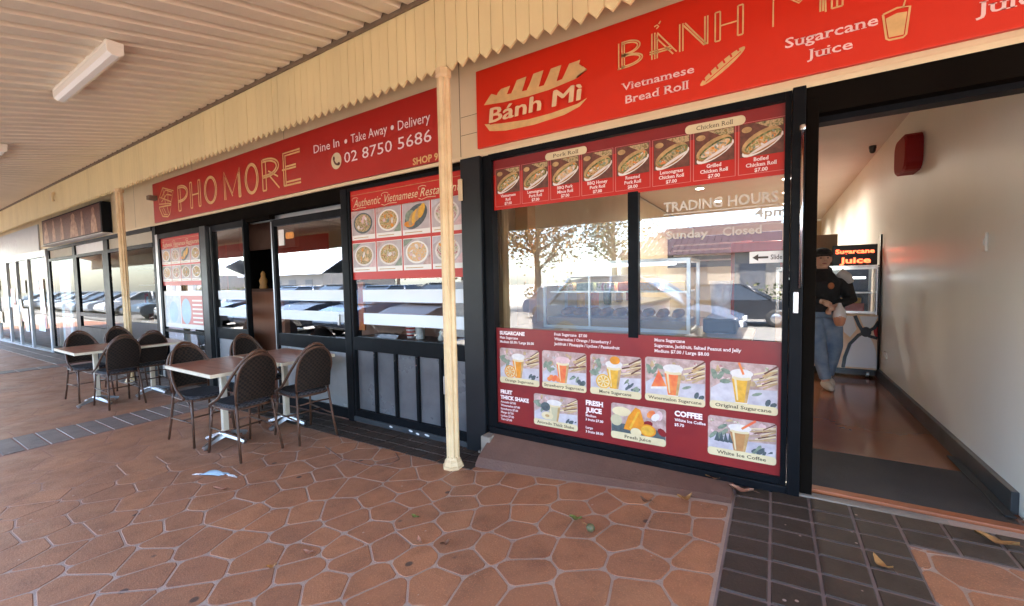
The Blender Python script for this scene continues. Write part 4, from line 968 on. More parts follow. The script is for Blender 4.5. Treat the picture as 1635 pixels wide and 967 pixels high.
# ================================================================== NEIGHBOUR SHOPS
n1 = thing('neighbour_shopfront', 'black framed glass shopfront with door under the dark picture sign', 'shopfront', (-12, 0, -.15))
f = MB()
for a, c in ((-15.45, -15.30), (-13.36, -13.18), (-11.30, -11.05), (-8.86, -8.72)): f.box(a, c, -.02, .025, -.18, 2.45, bev=.003)
f.box(-15.3, -8.86, -.03, .07, 2.40, 2.465); f.box(-15.3, -8.86, -.025, .06, 2.14, 2.20); f.box(-15.3, -13.36, -.025, .06, -.18, .02); f.box(-11.05, -8.86, -.025, .06, -.16, .06); f.build('frame', 'frame_black', n1)
for a, c in ((-15.3, -13.36), (-11.05, -8.86)):
    pane(n1, a, c, .02, 2.14, 0, 'glass_far')
    f = MB(); f.quad(a, c, 2.20, 2.40, .01); f.build('transom_panel', 'wall_beige', n1)
f = MB(); f.quad(-13.18, -11.30, 2.20, 2.40, .01); f.build('name_panel', 'white_paint', n1)
f = MB(); f.box(-13.18, -13.08, -.02, .03, -.15, 2.14); f.box(-11.40, -11.30, -.02, .03, -.15, 2.14); f.box(-13.08, -11.40, -.018, .028, -.15, .62); f.box(-13.08, -11.40, -.018, .028, .85, .93); f.build('door', 'frame_black', n1)
pane(n1, -13.08, -11.40, .93, 2.14, .005, 'glass_far', 'door_glass'); pane(n1, -13.08, -11.40, .62, .85, .005, 'glass_far', 'door_glass')
lb = thing('picture_sign', 'dark box sign with brown figure pictures fixed on the cream fascia', 'sign', (-12.8, -.15, 2.5))
f = MB(); f.box(-15.0, -10.75, -.15, -.003, 2.50, 3.09, bev=.01); f.build('box', 'frame_black', lb)
f = MB(); f.quad(-14.94, -10.82, 2.53, 3.06, -.1525); f.build('picture_ground', 'p_brown', lb)
rp = random.Random(5)
for k, (cx_, ww) in enumerate(((-14.65, .22), (-14.0, .14), (-13.35, .13), (-12.5, .30), (-11.9, .12), (-11.2, .2))):
    f = MB(); f.poly([(cx_-ww, 2.54), (cx_+ww, 2.54), (cx_+ww*.7, 2.80), (cx_+ww*.35, 2.88), (cx_+ww*.4, 2.98), (cx_, 3.03), (cx_-ww*.4, 2.98), (cx_-ww*.35, 2.88), (cx_-ww*.7, 2.80)], -.155); f.ell(cx_, 2.95, ww*.45, .07, -.157); f.build('picture_figure', 'p_figure', lb)
f = MB(); f.box(-14.95, -10.6, -.20, -.035, 2.478, 2.492); f.build('tray', 'white_paint', lb)
pt = thing('standing_banner', 'tall white banner picture behind the left glass of the black framed shop', 'banner', (-14.6, .12, 0))
f = MB(); f.box(-15.0, -14.15, .08, .11, .0, 2.05); f.build('sheet', 'p_paleblue', pt)
f = MB(); f.poly([(-14.85, .1), (-14.4, .1), (-14.3, .9), (-14.5, 1.3), (-14.45, 1.75), (-14.6, 1.85), (-14.75, 1.7), (-14.7, 1.2)], .078); f.build('picture_figure', 'p_rose', pt)
sh = thing('display_rack', 'mixed stock on shelves behind the glass of the black framed shop', 'shelf', (-12, 1.5, 0))
f = MB()
for z in (.5, 1.0, 1.5, 1.95): f.box(-15, -9.2, 1.6, 2.0, z, z+.03)
f.build('shelf_board', 'white_paint', sh)
for k in range(34):
    x = rp.uniform(-14.9, -9.4); z = rp.choice((.53, 1.03, 1.53)); f = MB(); f.box(x, x+rp.uniform(.1, .25), 1.65, 1.85, z, z+rp.uniform(.12, .36)); f.build('stock_box', rp.choice(('p_red', 'p_paleblue', 'p_white', 'p_brown', 'p_wood', 'p_lblue')), sh)
n2 = thing('white_shopfront', 'white framed glass shopfront at the far left of the row', 'shopfront', (-19, 0, -.3))
f = MB()
for a, c in ((-24.0, -23.8), (-21.95, -21.75), (-20.3, -20.1), (-19.0, -18.85), (-17.6, -17.45), (-15.62, -15.47)): f.box(a, min(c, a+.14), -.035, .02, -.30, 2.35, bev=.003)
f.box(-24, -15.47, -.045, .07, 2.28, 2.45); f.box(-24, -15.47, -.045, .07, -.30, -.16); f.build('frame', 'white_frame', n2)
for a, c in ((-23.8, -21.95), (-21.75, -20.3), (-20.1, -19.0), (-18.85, -17.6), (-17.45, -15.72)): pane(n2, a, c, -.16, 2.28, 0, 'glass_far')
for k in range(26):
    x = rp.uniform(-22, -16.2); z = rp.uniform(.2, 1.5); f = MB(); f.quad(x, x+rp.uniform(.2, .7), z, z+rp.uniform(.25, .5), -.004-.0008*k); f.build('window_bill', rp.choice(('p_lblue', 'p_rose', 'p_paleblue', 'p_cloth', 'p_wood', 'p_red_lt', 'p_dish_bg', 'p_food_c')), n2)
s3 = thing('white_sign', 'white sign board with faint grey script on the far left fascia', 'sign', (-19, -.02, 2.5))
f = MB(); f.box(-22.5, -16.1, -.03, -.003, 2.45, 3.12, bev=.004); f.build('board', 'sign_white', s3)
f = MB()
for k in range(7): f.ribbon([(-20.8+.33*k, 2.70), (-20.72+.33*k, 2.92+.03*(k % 2)), (-20.60+.33*k, 2.86), (-20.52+.33*k, 2.70), (-20.47+.33*k, 2.72)], .05, -.0325)
f.build('script', 'p_cloth', s3)

# ================================================================== JUICE SHOP INSIDE
counter = thing('serving_counter', 'timber topped white serving counter behind the juice window', 'counter', (-1, .6, .22))
f = MB(); f.box(-1.95, -.15, .32, .92, .226, 1.0); f.build('front', 'counter_white', counter)
f = MB(); f.box(-1.98, -.12, .28, .96, 1.002, 1.04, bev=.006); f.build('top', 'counter_wood', counter)
cs = thing('food_display_case', 'glass food display case with bread trays standing on the serving counter', 'display case', (-1.1, .6, 1.04))
f = MB(); x0, x1, y0, y1, z0, z1 = -1.68, -.52, .36, .80, 1.042, 1.58
for a in (x0, x1):
    for c in (y0, y1): f.box(a-.012, a+.012, c-.012, c+.012, z0, z1)
for z in (z0+.012, z1):
    for c in (y0, y1): f.box(x0, x1, c-.011, c+.011, z-.012, z+.012)
    for a in (x0, x1): f.box(a-.011, a+.011, y0, y1, z-.011, z+.011)
f.box(x0+.4, x0+.415, y0-.01, y0+.01, z0, z1); f.box(x0+.8, x0+.815, y0-.01, y0+.01, z0, z1); f.build('frame', 'aluminium', cs)
f = MB(); f.quad(x0, x1, z0, z1, y0); f.add([(x0, y0, z1), (x1, y0, z1), (x1, y1, z1), (x0, y1, z1)], [(0, 1, 2, 3)]); f.build('glazing', 'glass_case', cs)
f = MB(); f.box(x0+.02, x1-.02, y0+.02, y1-.02, 1.06, 1.13); f.build('tray', 'counter_wood', cs)
f = MB(); f.box(x0+.02, x1-.02, y0+.05, y1-.02, 1.34, 1.352); f.build('shelf', 'steel', cs)
f = MB(); f.box(x0+.1, x1-.1, y0+.05, y0+.075, z1-.035, z1-.014); f.build('case_light', 'case_strip', cs)
L = bpy.data.lights.new('case_lamp', 'AREA'); L.shape = 'RECTANGLE'; L.size = .9; L.size_y = .03; L.energy = .9; L.color = (1, .82, .55)
lo = bpy.data.objects.new('case_lamp', L); COL.objects.link(lo); lo.location = (0, -.04, .49); lo.parent = cs
for k in range(9):
    x = x0+.12+.115*k; f = MB(); f.tube([(x, .46, 1.165), (x+.01, .54, 1.172), (x+.015, .64, 1.172), (x+.02, .72, 1.165)], [.018, .036, .036, .018], 10); f.build('bread_roll', 'bread', cs)
for k, m_ in enumerate(('p_food_a', 'p_leaf', 'p_food_c', 'p_strawb', 'p_food_b', 'p_yellow')):
    f = MB(); f.box(x0+.07+.18*k, x0+.22+.18*k, .46, .70, 1.353, 1.42); f.build('food_tub', m_, cs)
kt = thing('blender_machine', 'grey juice blender machine on the counter right of the display case', 'machine', (-.35, .6, 1.04))
f = MB(); f.lathe([(.09, 1.042), (.09, 1.16), (.06, 1.18), (.075, 1.40), (.08, 1.42)], (-.33, .55, 0), 18); f.build('jug', 'p_cloth', kt)
f = MB(); f.box(-.44, -.22, .45, .66, 1.042, 1.15, bev=.02); f.build('motor_base', 'cctv_black', kt)
pp = thing('price_pole', 'timber coloured column inside left of the display case', 'column', (-1.88, .7, .22))
f = MB(); f.box(-2.05, -1.92, .5, .65, .226, 2.9); f.build('shaft', 'counter_wood', pp)
mbd = thing('wall_menu', 'dark blue menu screen high on the back wall of the juice shop', 'menu', (-.6, 5.0, 1.7))
f = MB(); f.box(-1.6, .1, 4.9, 4.95, 1.62, 2.15, bev=.01); f.build('screen', 'menu_dark', mbd)
f = MB()
for k in range(4): f.quad(-1.5, -.1-.2*(k % 2), 1.72+.09*k, 1.745+.09*k, 4.897)
f.build('text_line', 'p_paleblue', mbd)
fr = thing('drinks_fridge', 'red drinks fridge standing in the juice shop behind the window edge', 'fridge', (-.2, 4, .22))
f = MB(); f.box(-.55, .12, 4.2, 4.8, .226, 1.95, bev=.02); f.build('cabinet', 'fridge_red', fr)
f = MB(); f.box(-.50, .07, 4.185, 4.2, .5, 1.8); f.build('door', 'menu_dark', fr)
sb = thing('back_bench', 'white back bench along the left wall of the juice shop', 'bench', (-1.6, 2.5, .22))
f = MB(); f.box(-2.08, -1.5, 1.6, 4.6, .226, 1.08); f.build('cabinet', 'counter_white', sb)
f = MB(); f.box(-2.08, -1.47, 1.58, 4.62, 1.082, 1.12); f.build('bench_top', 'steel', sb)
for k in range(8):
    f = MB(); x = -1.95+.05*(k % 3); y = 1.8+.33*k; f.lathe([(.05, 1.122), (.055, 1.28), (.03, 1.32), (.03, 1.36)], (x, y, 0), 12); tag(f.build('bottle', ('p_yellow', 'p_strawb', 'p_leaf', 'p_foam')[k % 4]), 'bottle in the row on the white back bench', 'bottle', 'bottles on the back bench')
# ceiling lamps
for i, (x, y) in enumerate(((-1.08, 4.9), (-.96, 6.4), (.15, 4.95), (.17, 6.2), (.2, 7.6), (.25, 9.6))):
    t = thing('downlight', 'round lit downlight in the juice shop ceiling', 'light', (x, y, 2.95), 'ceiling downlights of the juice shop')
    f = MB(); f.lathe([(.075, 2.935), (.085, 2.9495)], (x, y, 0), 20); f.build('trim_ring', 'white_paint', t)
    f = MB(); f.lathe([(.058, 2.932), (.058, 2.934)], (x, y, 0), 20); f.build('lamp_face', 'lamp_on', t)
    L = bpy.data.lights.new('downlight_beam', 'SPOT'); L.energy = 24; L.spot_size = R_(165); L.spot_blend = 1.; L.color = (1, .90, .74); L.shadow_soft_size = .06
    lo = bpy.data.objects.new('downlight_beam', L); COL.objects.link(lo); lo.location = (0, 0, -.03); lo.parent = t
# juice cart
ca = thing('juice_cart', 'juice cart with glowing display case and black curved graphic on orange and white front', 'cart', (.65, 3.6, .22))
X0, X1, Y0, Y1 = .02, 1.045, 3.50, 4.05
f = MB(); f.box(X0, X1, Y0, Y1, .32, .97, bev=.012); f.build('cabinet', 'cart_orange', ca)
e = Y0-.002
f = MB(); f.poly([(.68, .33), (1.04, .33), (1.04, .60), (.99, .50), (.95, .72), (.92, .72)], e, 1)
P = [(.74, .345)]+arc(.89, .345, .15, .40, 180, 95, 10)+arc(.89, .345, .145, .42, 80, 0, 10); f.poly(P, e-.002, 0)
f.poly([(.86, .955), (1.03, .955), (1.0, .86), (.95, .80), (.90, .84)], e-.002, 0); f.poly([(.70, .955), (.80, .955), (.84, .80), (.78, .70), (.72, .76)], e-.002, 0); f.build('front_graphic', ['cart_white', 'cart_orange'], ca)
f = MB(); f.ribbon([(.82, .96), (.86, .85), (.90, .77), (.96, .72), (1.03, .70)], .035, e-.004); f.ribbon([(1.04, .90), (1.0, .82), (.93, .77), (.86, .73), (.78, .62), (.735, .46), (.72, .33)], .035, e-.005); f.ell(.925, .77, .05, .06, e-.006); f.build('black_swoosh', 'cart_black', ca)
f = MB(); f.ell(.66, .73, .05, .11, e-.003); f.poly([(1.044, .86), (1.044, .66), (1.0, .74), (.99, .80)], e-.003); f.build('red_patch', 'cart_red', ca)
f = MB(); f.box(X0+.02, X1-.02, Y0+.03, Y1-.03, .25, .32); f.build('plinth', 'cart_black', ca)
for x in (X0+.1, X1-.09):
    f = MB(); f.lathe([(.035, -.012), (.035, .012)], (x, Y0+.05, .262), 16, axis='x'); f.build('castor', 'steel', ca)
f = MB()
for x in (X0+.02, X1-.02):
    for y in (Y0+.02, Y1-.02): f.box(x-.016, x+.016, y-.016, y+.016, .972, 1.53)
for z in (1.0, 1.52):
    f.box(X0+.036, X1-.036, Y0+.006, Y0+.034, z-.014, z+.014)
f.build('case_frame', 'chrome', ca)
f = MB(); f.quad(X0+.03, X1-.03, 1.0, 1.52, Y0+.01); f.build('case_glass', 'glass_case', ca)
f = MB(); f.box(X0+.04, X1-.04, Y1-.08, Y1-.05, .98, 1.51); f.build('case_back', 'menu_dark', ca)
f = MB(); f.box(X0+.05, X1-.05, Y0+.12, Y1-.1, 1.22, 1.235); f.build('case_shelf', 'steel', ca)
f = MB(); f.box(X0+.12, X1-.12, Y0+.10, Y0+.13, 1.395, 1.42); f.build('case_light', 'case_strip', ca)
f = MB()
for k in range(5): f.tube([(X0+.2+.16*k, Y0+.25, 1.06), (X0+.2+.16*k, Y0+.25, 1.16)], .05, 12)
f.build('juice_bottle', 'p_yellow', ca)
f = MB(); f.box(.74, .92, Y0+.12, Y0+.4, .99, 1.10); f.build('tray_food', 'cart_red', ca)
f = MB(); f.box(X0, X1, Y0, Y1, 1.536, 1.556, bev=.004); f.build('case_top', 'chrome', ca)
ls = thing('led_sign', 'black light board spelling Sugarcane Juice in glowing red on the juice cart', 'sign', (.82, 3.5, 1.56))
f = MB(); f.box(.60, 1.02, 3.55, 3.62, 1.558, 1.80, bev=.006); f.build('housing', 'led_body', ls)
f = MB(); f.text('Sugarcane', .81, 1.700, .052, 3.545, w=.365, bold=.03, align='c'); f.text('Juice', .815, 1.585, .070, 3.545, w=.29, bold=.03, align='c'); f.build('glowing_letters', 'led_red', ls)
cb = thing('cardboard_box', 'brown cardboard box stacked above the juice cart behind the person', 'box', (.4, 3.8, 1.56))
f = MB(); f.box(.36, .66, 3.68, 3.95, 1.558, 1.95, bev=.004); f.build('carton', 'cardboard', cb)
f = MB(); f.quad(.36, .66, 1.74, 1.77, 3.677); f.build('tape', 'p_wood', cb)
mp_ = thing('metal_pole', 'thin dark upright pole at the right end of the juice cart', 'pole', (1.035, 3.52, .97))
f = MB(); f.tube([(1.038, 3.47, .23), (1.038, 3.47, 1.90)], .012, 8); f.build('shaft', 'cctv_black', mp_)
# wall fittings
rbx = thing('wall_light_box', 'dark red rounded box mounted high on the cream right wall', 'wall box', (1.0, 2.15, 2.5))
f = MB()
P = []
for cy_, cz_, a in ((2.33, 2.56, 0), (2.13, 2.56, 90), (2.13, 2.44, 180), (2.33, 2.44, 270)):
    for k in range(5): t_ = R_(a+k*22.5); P.append((cy_+.10*math.cos(t_), cz_+.10*math.sin(t_)))
n = len(P); V = [(1.058, *p) for p in P]+[(.955, *p) for p in P]+[(.940, 2.23+(p[0]-2.23)*.93, 2.50+(p[1]-2.50)*.9) for p in P]
f.add(V, [(i, (i+1) % n, n+(i+1) % n, n+i) for i in range(n)]+[(n+i, n+(i+1) % n, 2*n+(i+1) % n, 2*n+i) for i in range(n)]); f.build('housing', 'red_box', rbx)
f = MB(); f.add(V[2*n:], [tuple(range(n))]); f.build('cover', 'red_box_face', rbx)
def plate(name, label, cat, y, z, w_, h_):
    t = thing(name, label, cat, (1.055, y, z)); f = MB(); f.box(1.046, 1.059, y-w_/2, y+w_/2, z-h_/2, z+h_/2, bev=.004); f.build('plate', 'plastic_white', t)
    f = MB(); f.box(1.041, 1.045, y-.012, y+.012, z-.018, z+.018); f.build('rocker', 'white_paint', t)
plate('light_switch', 'white light switch plate on the cream wall near the entrance', 'switch', .715, 1.625, .05, .11)
plate('power_point', 'white power point low on the cream wall beside the juice cart', 'socket', 3.2, .55, .12, .08)
cc = thing('security_camera', 'small black dome camera under the juice shop ceiling', 'camera', (.965, 3.65, 2.95))
f = MB(); f.lathe([(.008, 2.865), (.022, 2.872), (.030, 2.89), (.032, 2.915), (.036, 2.92), (.036, 2.949)], (.965, 3.65, 0), 16); f.build('dome', 'cctv_black', cc)

# ================================================================== PERSON
def blob(verts_parts, name, mats, parent, voxel=.009, smooth_it=6):
    """one continuous surface grown from overlapping limb volumes"""
    me = bpy.data.meshes.new(name); me.from_pydata(verts_parts.v, [], verts_parts.f); me.update()
    o = bpy.data.objects.new(name, me); COL.objects.link(o)
    r = o.modifiers.new('r', 'REMESH'); r.mode = 'VOXEL'; r.voxel_size = voxel
    s = o.modifiers.new('s', 'SMOOTH'); s.iterations = smooth_it; s.factor = .5
    bpy.context.view_layer.update()
    ev = o.evaluated_get(bpy.context.evaluated_depsgraph_get()); nm = bpy.data.meshes.new_from_object(ev)
    o.modifiers.clear(); o.data = nm; nm.materials.clear()
    for k in mats: nm.materials.append(M[k])
    for p in nm.polygons: p.use_smooth = True
    o.parent = parent
    return o
def ball(mb, c, rx, ry, rz, n=14):
    prof = [(max(1e-3, math.sin(math.pi*i/10)), -math.cos(math.pi*i/10)) for i in range(11)]
    V = []; F = []
    for r, h in prof:
        for k in range(n): a = 2*math.pi*k/n; V.append((c[0]+rx*r*math.cos(a), c[1]+ry*r*math.sin(a), c[2]+rz*h))
    for i in range(10):
        for k in range(n): F.append((i*n+k, i*n+(k+1) % n, (i+1)*n+(k+1) % n, (i+1)*n+k))
    F += [tuple(range(n))[::-1], tuple(range(10*n, 11*n))]
    mb.add(V, F)
# local frame: x to the picture's right, -y towards the street, z up from the soles
pe = thing('person', 'person in black hooded top, jeans and dark cap holding a clear drink bag', 'person', (0, 0, 0))
hipL, hipR = (.08, .0, .86), (-.085, .0, .86)
kneL, ankL = (.135, .03, .47), (.10, .13, .09)
kneR, ankR = (-.03, -.05, .46), (.035, -.10, .08)
shL, shR = (.18, .02, 1.24), (-.18, .0, 1.24)
elL, elR = (.26, .0, .99), (-.22, -.05, 1.0)
wrL, wrR = (.10, -.17, .93), (-.02, -.2, .98)
bd = MB()
bd.tube([(0, 0, .80), (0, 0, .92), (0, .0, 1.05), (0, .0, 1.18), (0, .0, 1.28)], [.13, .135, .12, .14, .08], 16)
for a, k_, an in ((hipL, kneL, ankL), (hipR, kneR, ankR)): bd.tube([a, ((a[0]+k_[0])/2, (a[1]+k_[1])/2, (a[2]+k_[2])/2), k_, an], [.085, .075, .055, .038], 12)
for s_, e_, w_ in ((shL, elL, wrL), (shR, elR, wrR)): bd.tube([s_, e_, w_], [.052, .042, .028], 12)
bd.tube([(0, .0, 1.22), (.0, -.01, 1.38)], .052, 12)
ball(bd, (.0, -.02, 1.445), .076, .092, .108, 18)
bd.tube([(.0, -.108, 1.46), (.0, -.128, 1.425)], [.010, .016], 8)            # nose
ball(bd, (.0, -.085, 1.365), .040, .035, .03)                                # chin
for s_ in (-1, 1): ball(bd, (s_*.078, -.01, 1.44), .012, .022, .032)         # ears
for w_, sgn in ((wrL, -1), (wrR, 1)):
    d = Vector((sgn*-.5 if sgn < 0 else .5, -.65, -.35)).normalized() if sgn > 0 else Vector((-.65, -.55, -.3)).normalized()
    c0 = Vector(w_); side = d.cross(Vector((0, 0, 1))).normalized()
    bd.tube([c0, c0+d*.05, c0+d*.085], [.026, .034, .030], 10)
    for k in range(4):
        q = c0+d*.08+side*(k-1.5)*.017; L_ = (.030, .036, .034, .026)[k]
        bd.tube([q, q+d*L_+Vector((0, 0, -.010)), q+d*L_*1.3+Vector((0, 0, -.036)), q+d*L_*.7+Vector((0, 0, -.050))], [.0095, .009, .0085, .007], 8)
    q = c0+d*.025+side*(.030 if sgn > 0 else -.030)
    bd.tube([q, q+d*.03+side*(.014 if sgn > 0 else -.014), q+d*.055+Vector((0, 0, -.02))], [.011, .010, .008], 8)
for an, dx in ((ankL, .02), (ankR, .03)): bd.tube([an, (an[0], an[1]+.03, .045), (an[0]+dx, an[1]-.10, .035)], [.036, .036, .03], 10)
blob(bd, 'body', ['skin'], pe, .0065, 3)
jn = MB()
jn.tube([(0, .0, .80), (0, 0, .93)], [.15, .15], 16)
for a, k_, an in ((hipL, kneL, ankL), (hipR, kneR, ankR)): jn.tube([a, ((a[0]+k_[0])/2, (a[1]+k_[1])/2-.004, (a[2]+k_[2])/2), k_, ((k_[0]+an[0])/2, (k_[1]+an[1])/2, (k_[2]+an[2])/2), (an[0], an[1], an[2]+.03)], [.105, .098, .078, .066, .056], 14)
blob(jn, 'jeans', ['jeans'], pe, .011, 5)
hd = MB()
hd.tube([(0, 0, .86), (0, 0, .94), (0, .0, 1.06), (0, .0, 1.19), (0, .01, 1.29), (0, .01, 1.34)], [.165, .168, .16, .175, .11, .075], 18)
for s_, e_, w_ in ((shL, elL, wrL), (shR, elR, wrR)): hd.tube([s_, e_, tuple(Vector(w_)*.9+Vector(e_)*.1)], [.082, .066, .048], 12)
hd.tube([(-.075, .0, 1.325), (-.05, .07, 1.335), (.0, .10, 1.34), (.05, .07, 1.335), (.075, .0, 1.325)], [.03, .045, .055, .045, .03], 10)
blob(hd, 'hooded_top', ['hoodie'], pe, .011, 5)
sp = MB(); sp.tube([(.145, .0, 1.292), (.215, -.01, 1.235), (.245, -.01, 1.17)], [.062, .062, .05], 12); blob(sp, 'shoulder_panel', ['hoodie_light'], pe, .012, 4)
em = MB(); ball(em, (.05, -.178, 1.15), .03, .008, .035); em.build('chest_emblem', 'emblem', pe, smooth=True)
for an, dx in ((ankL, .02), (ankR, .03)):
    s_ = MB(); s_.tube([(an[0]-.004, an[1]+.055, .05), (an[0], an[1]+.02, .055), (an[0]+dx*.6, an[1]-.07, .045), (an[0]+dx, an[1]-.135, .032)], [.036, .048, .046, .026], 12); blob(s_, 'shoe', ['shoe'], pe, .009, 3)
cp_ = MB(); ball(cp_, (.0, -.01, 1.50), .088, .104, .075, 20)
cp_.add([(-.070, -.085, 1.505), (-.045, -.15, 1.490), (.0, -.175, 1.487), (.045, -.15, 1.490), (.070, -.085, 1.505), (-.070, -.085, 1.495), (-.045, -.15, 1.480), (.0, -.175, 1.477), (.045, -.15, 1.480), (.070, -.085, 1.495)], [(0, 1, 2, 3, 4), (9, 8, 7, 6, 5), (0, 5, 6, 1), (1, 6, 7, 2), (2, 7, 8, 3), (3, 8, 9, 4)])
cp_.build('cap', 'cap', pe)
hr = MB(); ball(hr, (.0, .012, 1.435), .084, .086, .085, 16); hr.build('hair', 'hair', pe, smooth=True)
fc = MB()
for s_ in (-1, 1): ball(fc, (s_*.031, -.101, 1.456), .012, .007, .007); ball(fc, (s_*.031, -.099, 1.476), .018, .007, .004)
fc.build('eyes', 'face_dark', pe, smooth=True)
lp = MB(); ball(lp, (.0, -.112, 1.395), .022, .008, .007); lp.build('mouth', 'lip', pe, smooth=True)
pe.location = (.44, 2.78, .224); pe.rotation_euler = (0, 0, R_(6)); pe.scale = (.97, .97, .965)
db = thing('drink_bag', 'clear plastic bag with a brown drink hanging from the hand of the person', 'bag', (.58, 2.50, .80))
f = MB()
f.lathe([(.030, .92), (.045, .95), (.058, 1.02), (.050, 1.08), (.022, 1.13), (.012, 1.16)], (.575, 2.545, 0), 14); f.build('bag_skin', 'bag_plastic', db)
f = MB(); f.lathe([(.030, .925), (.044, .95), (.054, 1.0), (.050, 1.03)], (.575, 2.538, 0), 14); f.build('drink_cup', 'drink', db)

# ================================================================== CAFE FURNITURE
def make_chair():
    t = thing('bistro_chair', 'x', 'chair', (0, 0, 0), 'brown woven bistro chairs outside the restaurant')
    r = .0125
    for s_ in (-1, 1):
        f = MB(); f.tube([(.175, s_*.185, .445), (.195, s_*.198, .25), (.225, s_*.212, .012)], r, 10); f.build('leg', 'chair_tube', t)
        f = MB(); f.tube([(-.195, s_*.178, .47), (-.205, s_*.184, .40), (-.235, s_*.198, .2), (-.275, s_*.215, .012)], r, 10); f.build('leg', 'chair_tube', t)
    f = MB()
    arch = []
    for k in range(25):
        a = math.pi*k/24; yy = .193*math.cos(a); zz = .70+.19*math.sin(a); arch.append((-.215-.07*(zz-.47)/.42-.02*(1-(yy/.193)**2), yy, zz))
    f.tube([(-.195, .178, .47), (-.205, .186, .58)]+arch+[(-.205, -.186, .58), (-.195, -.178, .47)], r, 10); f.build('back_frame', 'chair_tube', t)
    f = MB()
    up = []
    for k in range(25):
        a = math.pi*k/24; yy = .236*math.cos(a); s_ = math.sin(a); up.append((.13-.425*(s_**.55), yy*(1 if s_ < .7 else 1), .452+.47*(s_**.95)))
    f.tube(up, r*1.05, 10); f.build('outer_frame', 'chair_tube', t)
    # woven back
    f = MB(); V = []; F = []; nu, nv = 12, 12
    for side in (0, 1):
        for i in range(nv+1):
            zz = .50+.385*i/nv; hw = .186 if zz < .70 else .186*math.sqrt(max(0.0004, 1-((zz-.70)/.19)**2))
            for j in range(nu+1):
                yy = -hw+2*hw*j/nu; xx = -.215-.07*(zz-.47)/.42-.02*(1-(yy/.193)**2)
                V.append((xx+(.006 if side else -.006), yy, zz))
    m_ = (nu+1)*(nv+1)
    for i in range(nv):
        for j in range(nu):
            a = i*(nu+1)+j; F.append((a, a+1, a+nu+2, a+nu+1)); F.append((m_+a, m_+a+nu+1, m_+a+nu+2, m_+a+1))
    for j in range(nu): F.append((j, m_+j, m_+j+1, j+1)); q = nv*(nu+1)+j; F.append((q, q+1, m_+q+1, m_+q))
    for i in range(nv):
        a = i*(nu+1); F.append((a, a+nu+1, m_+a+nu+1, m_+a)); q = a+nu; F.append((q, m_+q, m_+q+nu+1, q+nu+1))
    f.add(V, F, 0, False); f.build('backrest', 'weave_back', t)
    f = MB(); f.tube([(-.208, .186, .50), (-.222, .0, .505), (-.208, -.186, .50)], .010, 8); f.build('back_rail', 'chair_tube', t)
    # seat
    f = MB(); ring = []
    for k in range(32):
        a = 2*math.pi*k/32; c_, s_ = math.cos(a), math.sin(a); ring.append((.0+.205*abs(c_)**.5*(1 if c_ > 0 else -1), .205*abs(s_)**.55*(1 if s_ > 0 else -1)))
    V = []
    for k_, z in ((.97, .435), (1, .445), (1, .462), (.95, .472), (.6, .466), (.0, .462)): V += [(x*k_, y*k_, z) for x, y in ring]
    F = [(i*32+k, i*32+(k+1) % 32, (i+1)*32+(k+1) % 32, (i+1)*32+k) for i in range(5) for k in range(32)]+[tuple(range(32))[::-1]]
    f.add(V, F); f.build('seat', 'weave_seat', t)
    f = MB(); f.tube([(x*1.01, y*1.01, .435) for x, y in ring], .010, 8, closed=True); f.build('seat_frame', 'chair_tube', t)
    for s_ in (-1, 1):
        f = MB(); f.tube([(.198, s_*.200, .235), (-.232, s_*.197, .22)], .008, 8); f.build('stretcher', 'chair_tube', t)
        f = MB(); f.tube([(.186, s_*.195, .33), (.14, s_*.193, .40), (.08, s_*.192, .432)], .007, 8); f.build('brace', 'chair_tube', t)
    f = MB(); f.tube([(-.01, -.199, .228), (-.01, .199, .228)], .008, 8); f.build('stretcher', 'chair_tube', t)
    f = MB(); f.tube([(-.212, -.185, .36), (-.225, 0, .37), (-.212, .185, .36)], .007, 8); f.build('brace', 'chair_tube', t)
    return t
ch = make_chair()
for c in list(ch.children):
    for v in c.data.vertices: v.co.y *= .83
def put(o, x, y, rz, label, first=False):
    if first: o.location = (x, y, gz(x)+.006); o.rotation_euler = (0, 0, rz); o['label'] = label; return o
    return dup(o, (x, y, gz(x)+.006), rz, label)
put(ch, -3.97, -1.035, math.pi+.05, 'nearest woven bistro chair, its back to us, above the blue mask', True)
put(ch, -4.66, -1.07, .03, 'woven bistro chair at the left side of the near front table, facing right')
put(ch, -3.86, -.54, math.pi-.10, 'woven bistro chair by the grey door panel, nearest the dish poster window')
put(ch, -4.86, -.42, .10, 'woven bistro chair behind the near tables, only the top of its back showing')
put(ch, -7.14, -1.02, math.pi+.04, 'woven bistro chair at the far tables seen from behind at the front')
put(ch, -7.93, -1.10, .05, 'leftmost woven bistro chair, behind the far front table')
put(ch, -7.42, -.62, math.pi-.06, 'woven bistro chair at the far tables pushed in on the right near the poster window')
put(ch, -8.35, -.60, .0, 'woven bistro chair mostly hidden behind the other far chairs, top of its back showing')
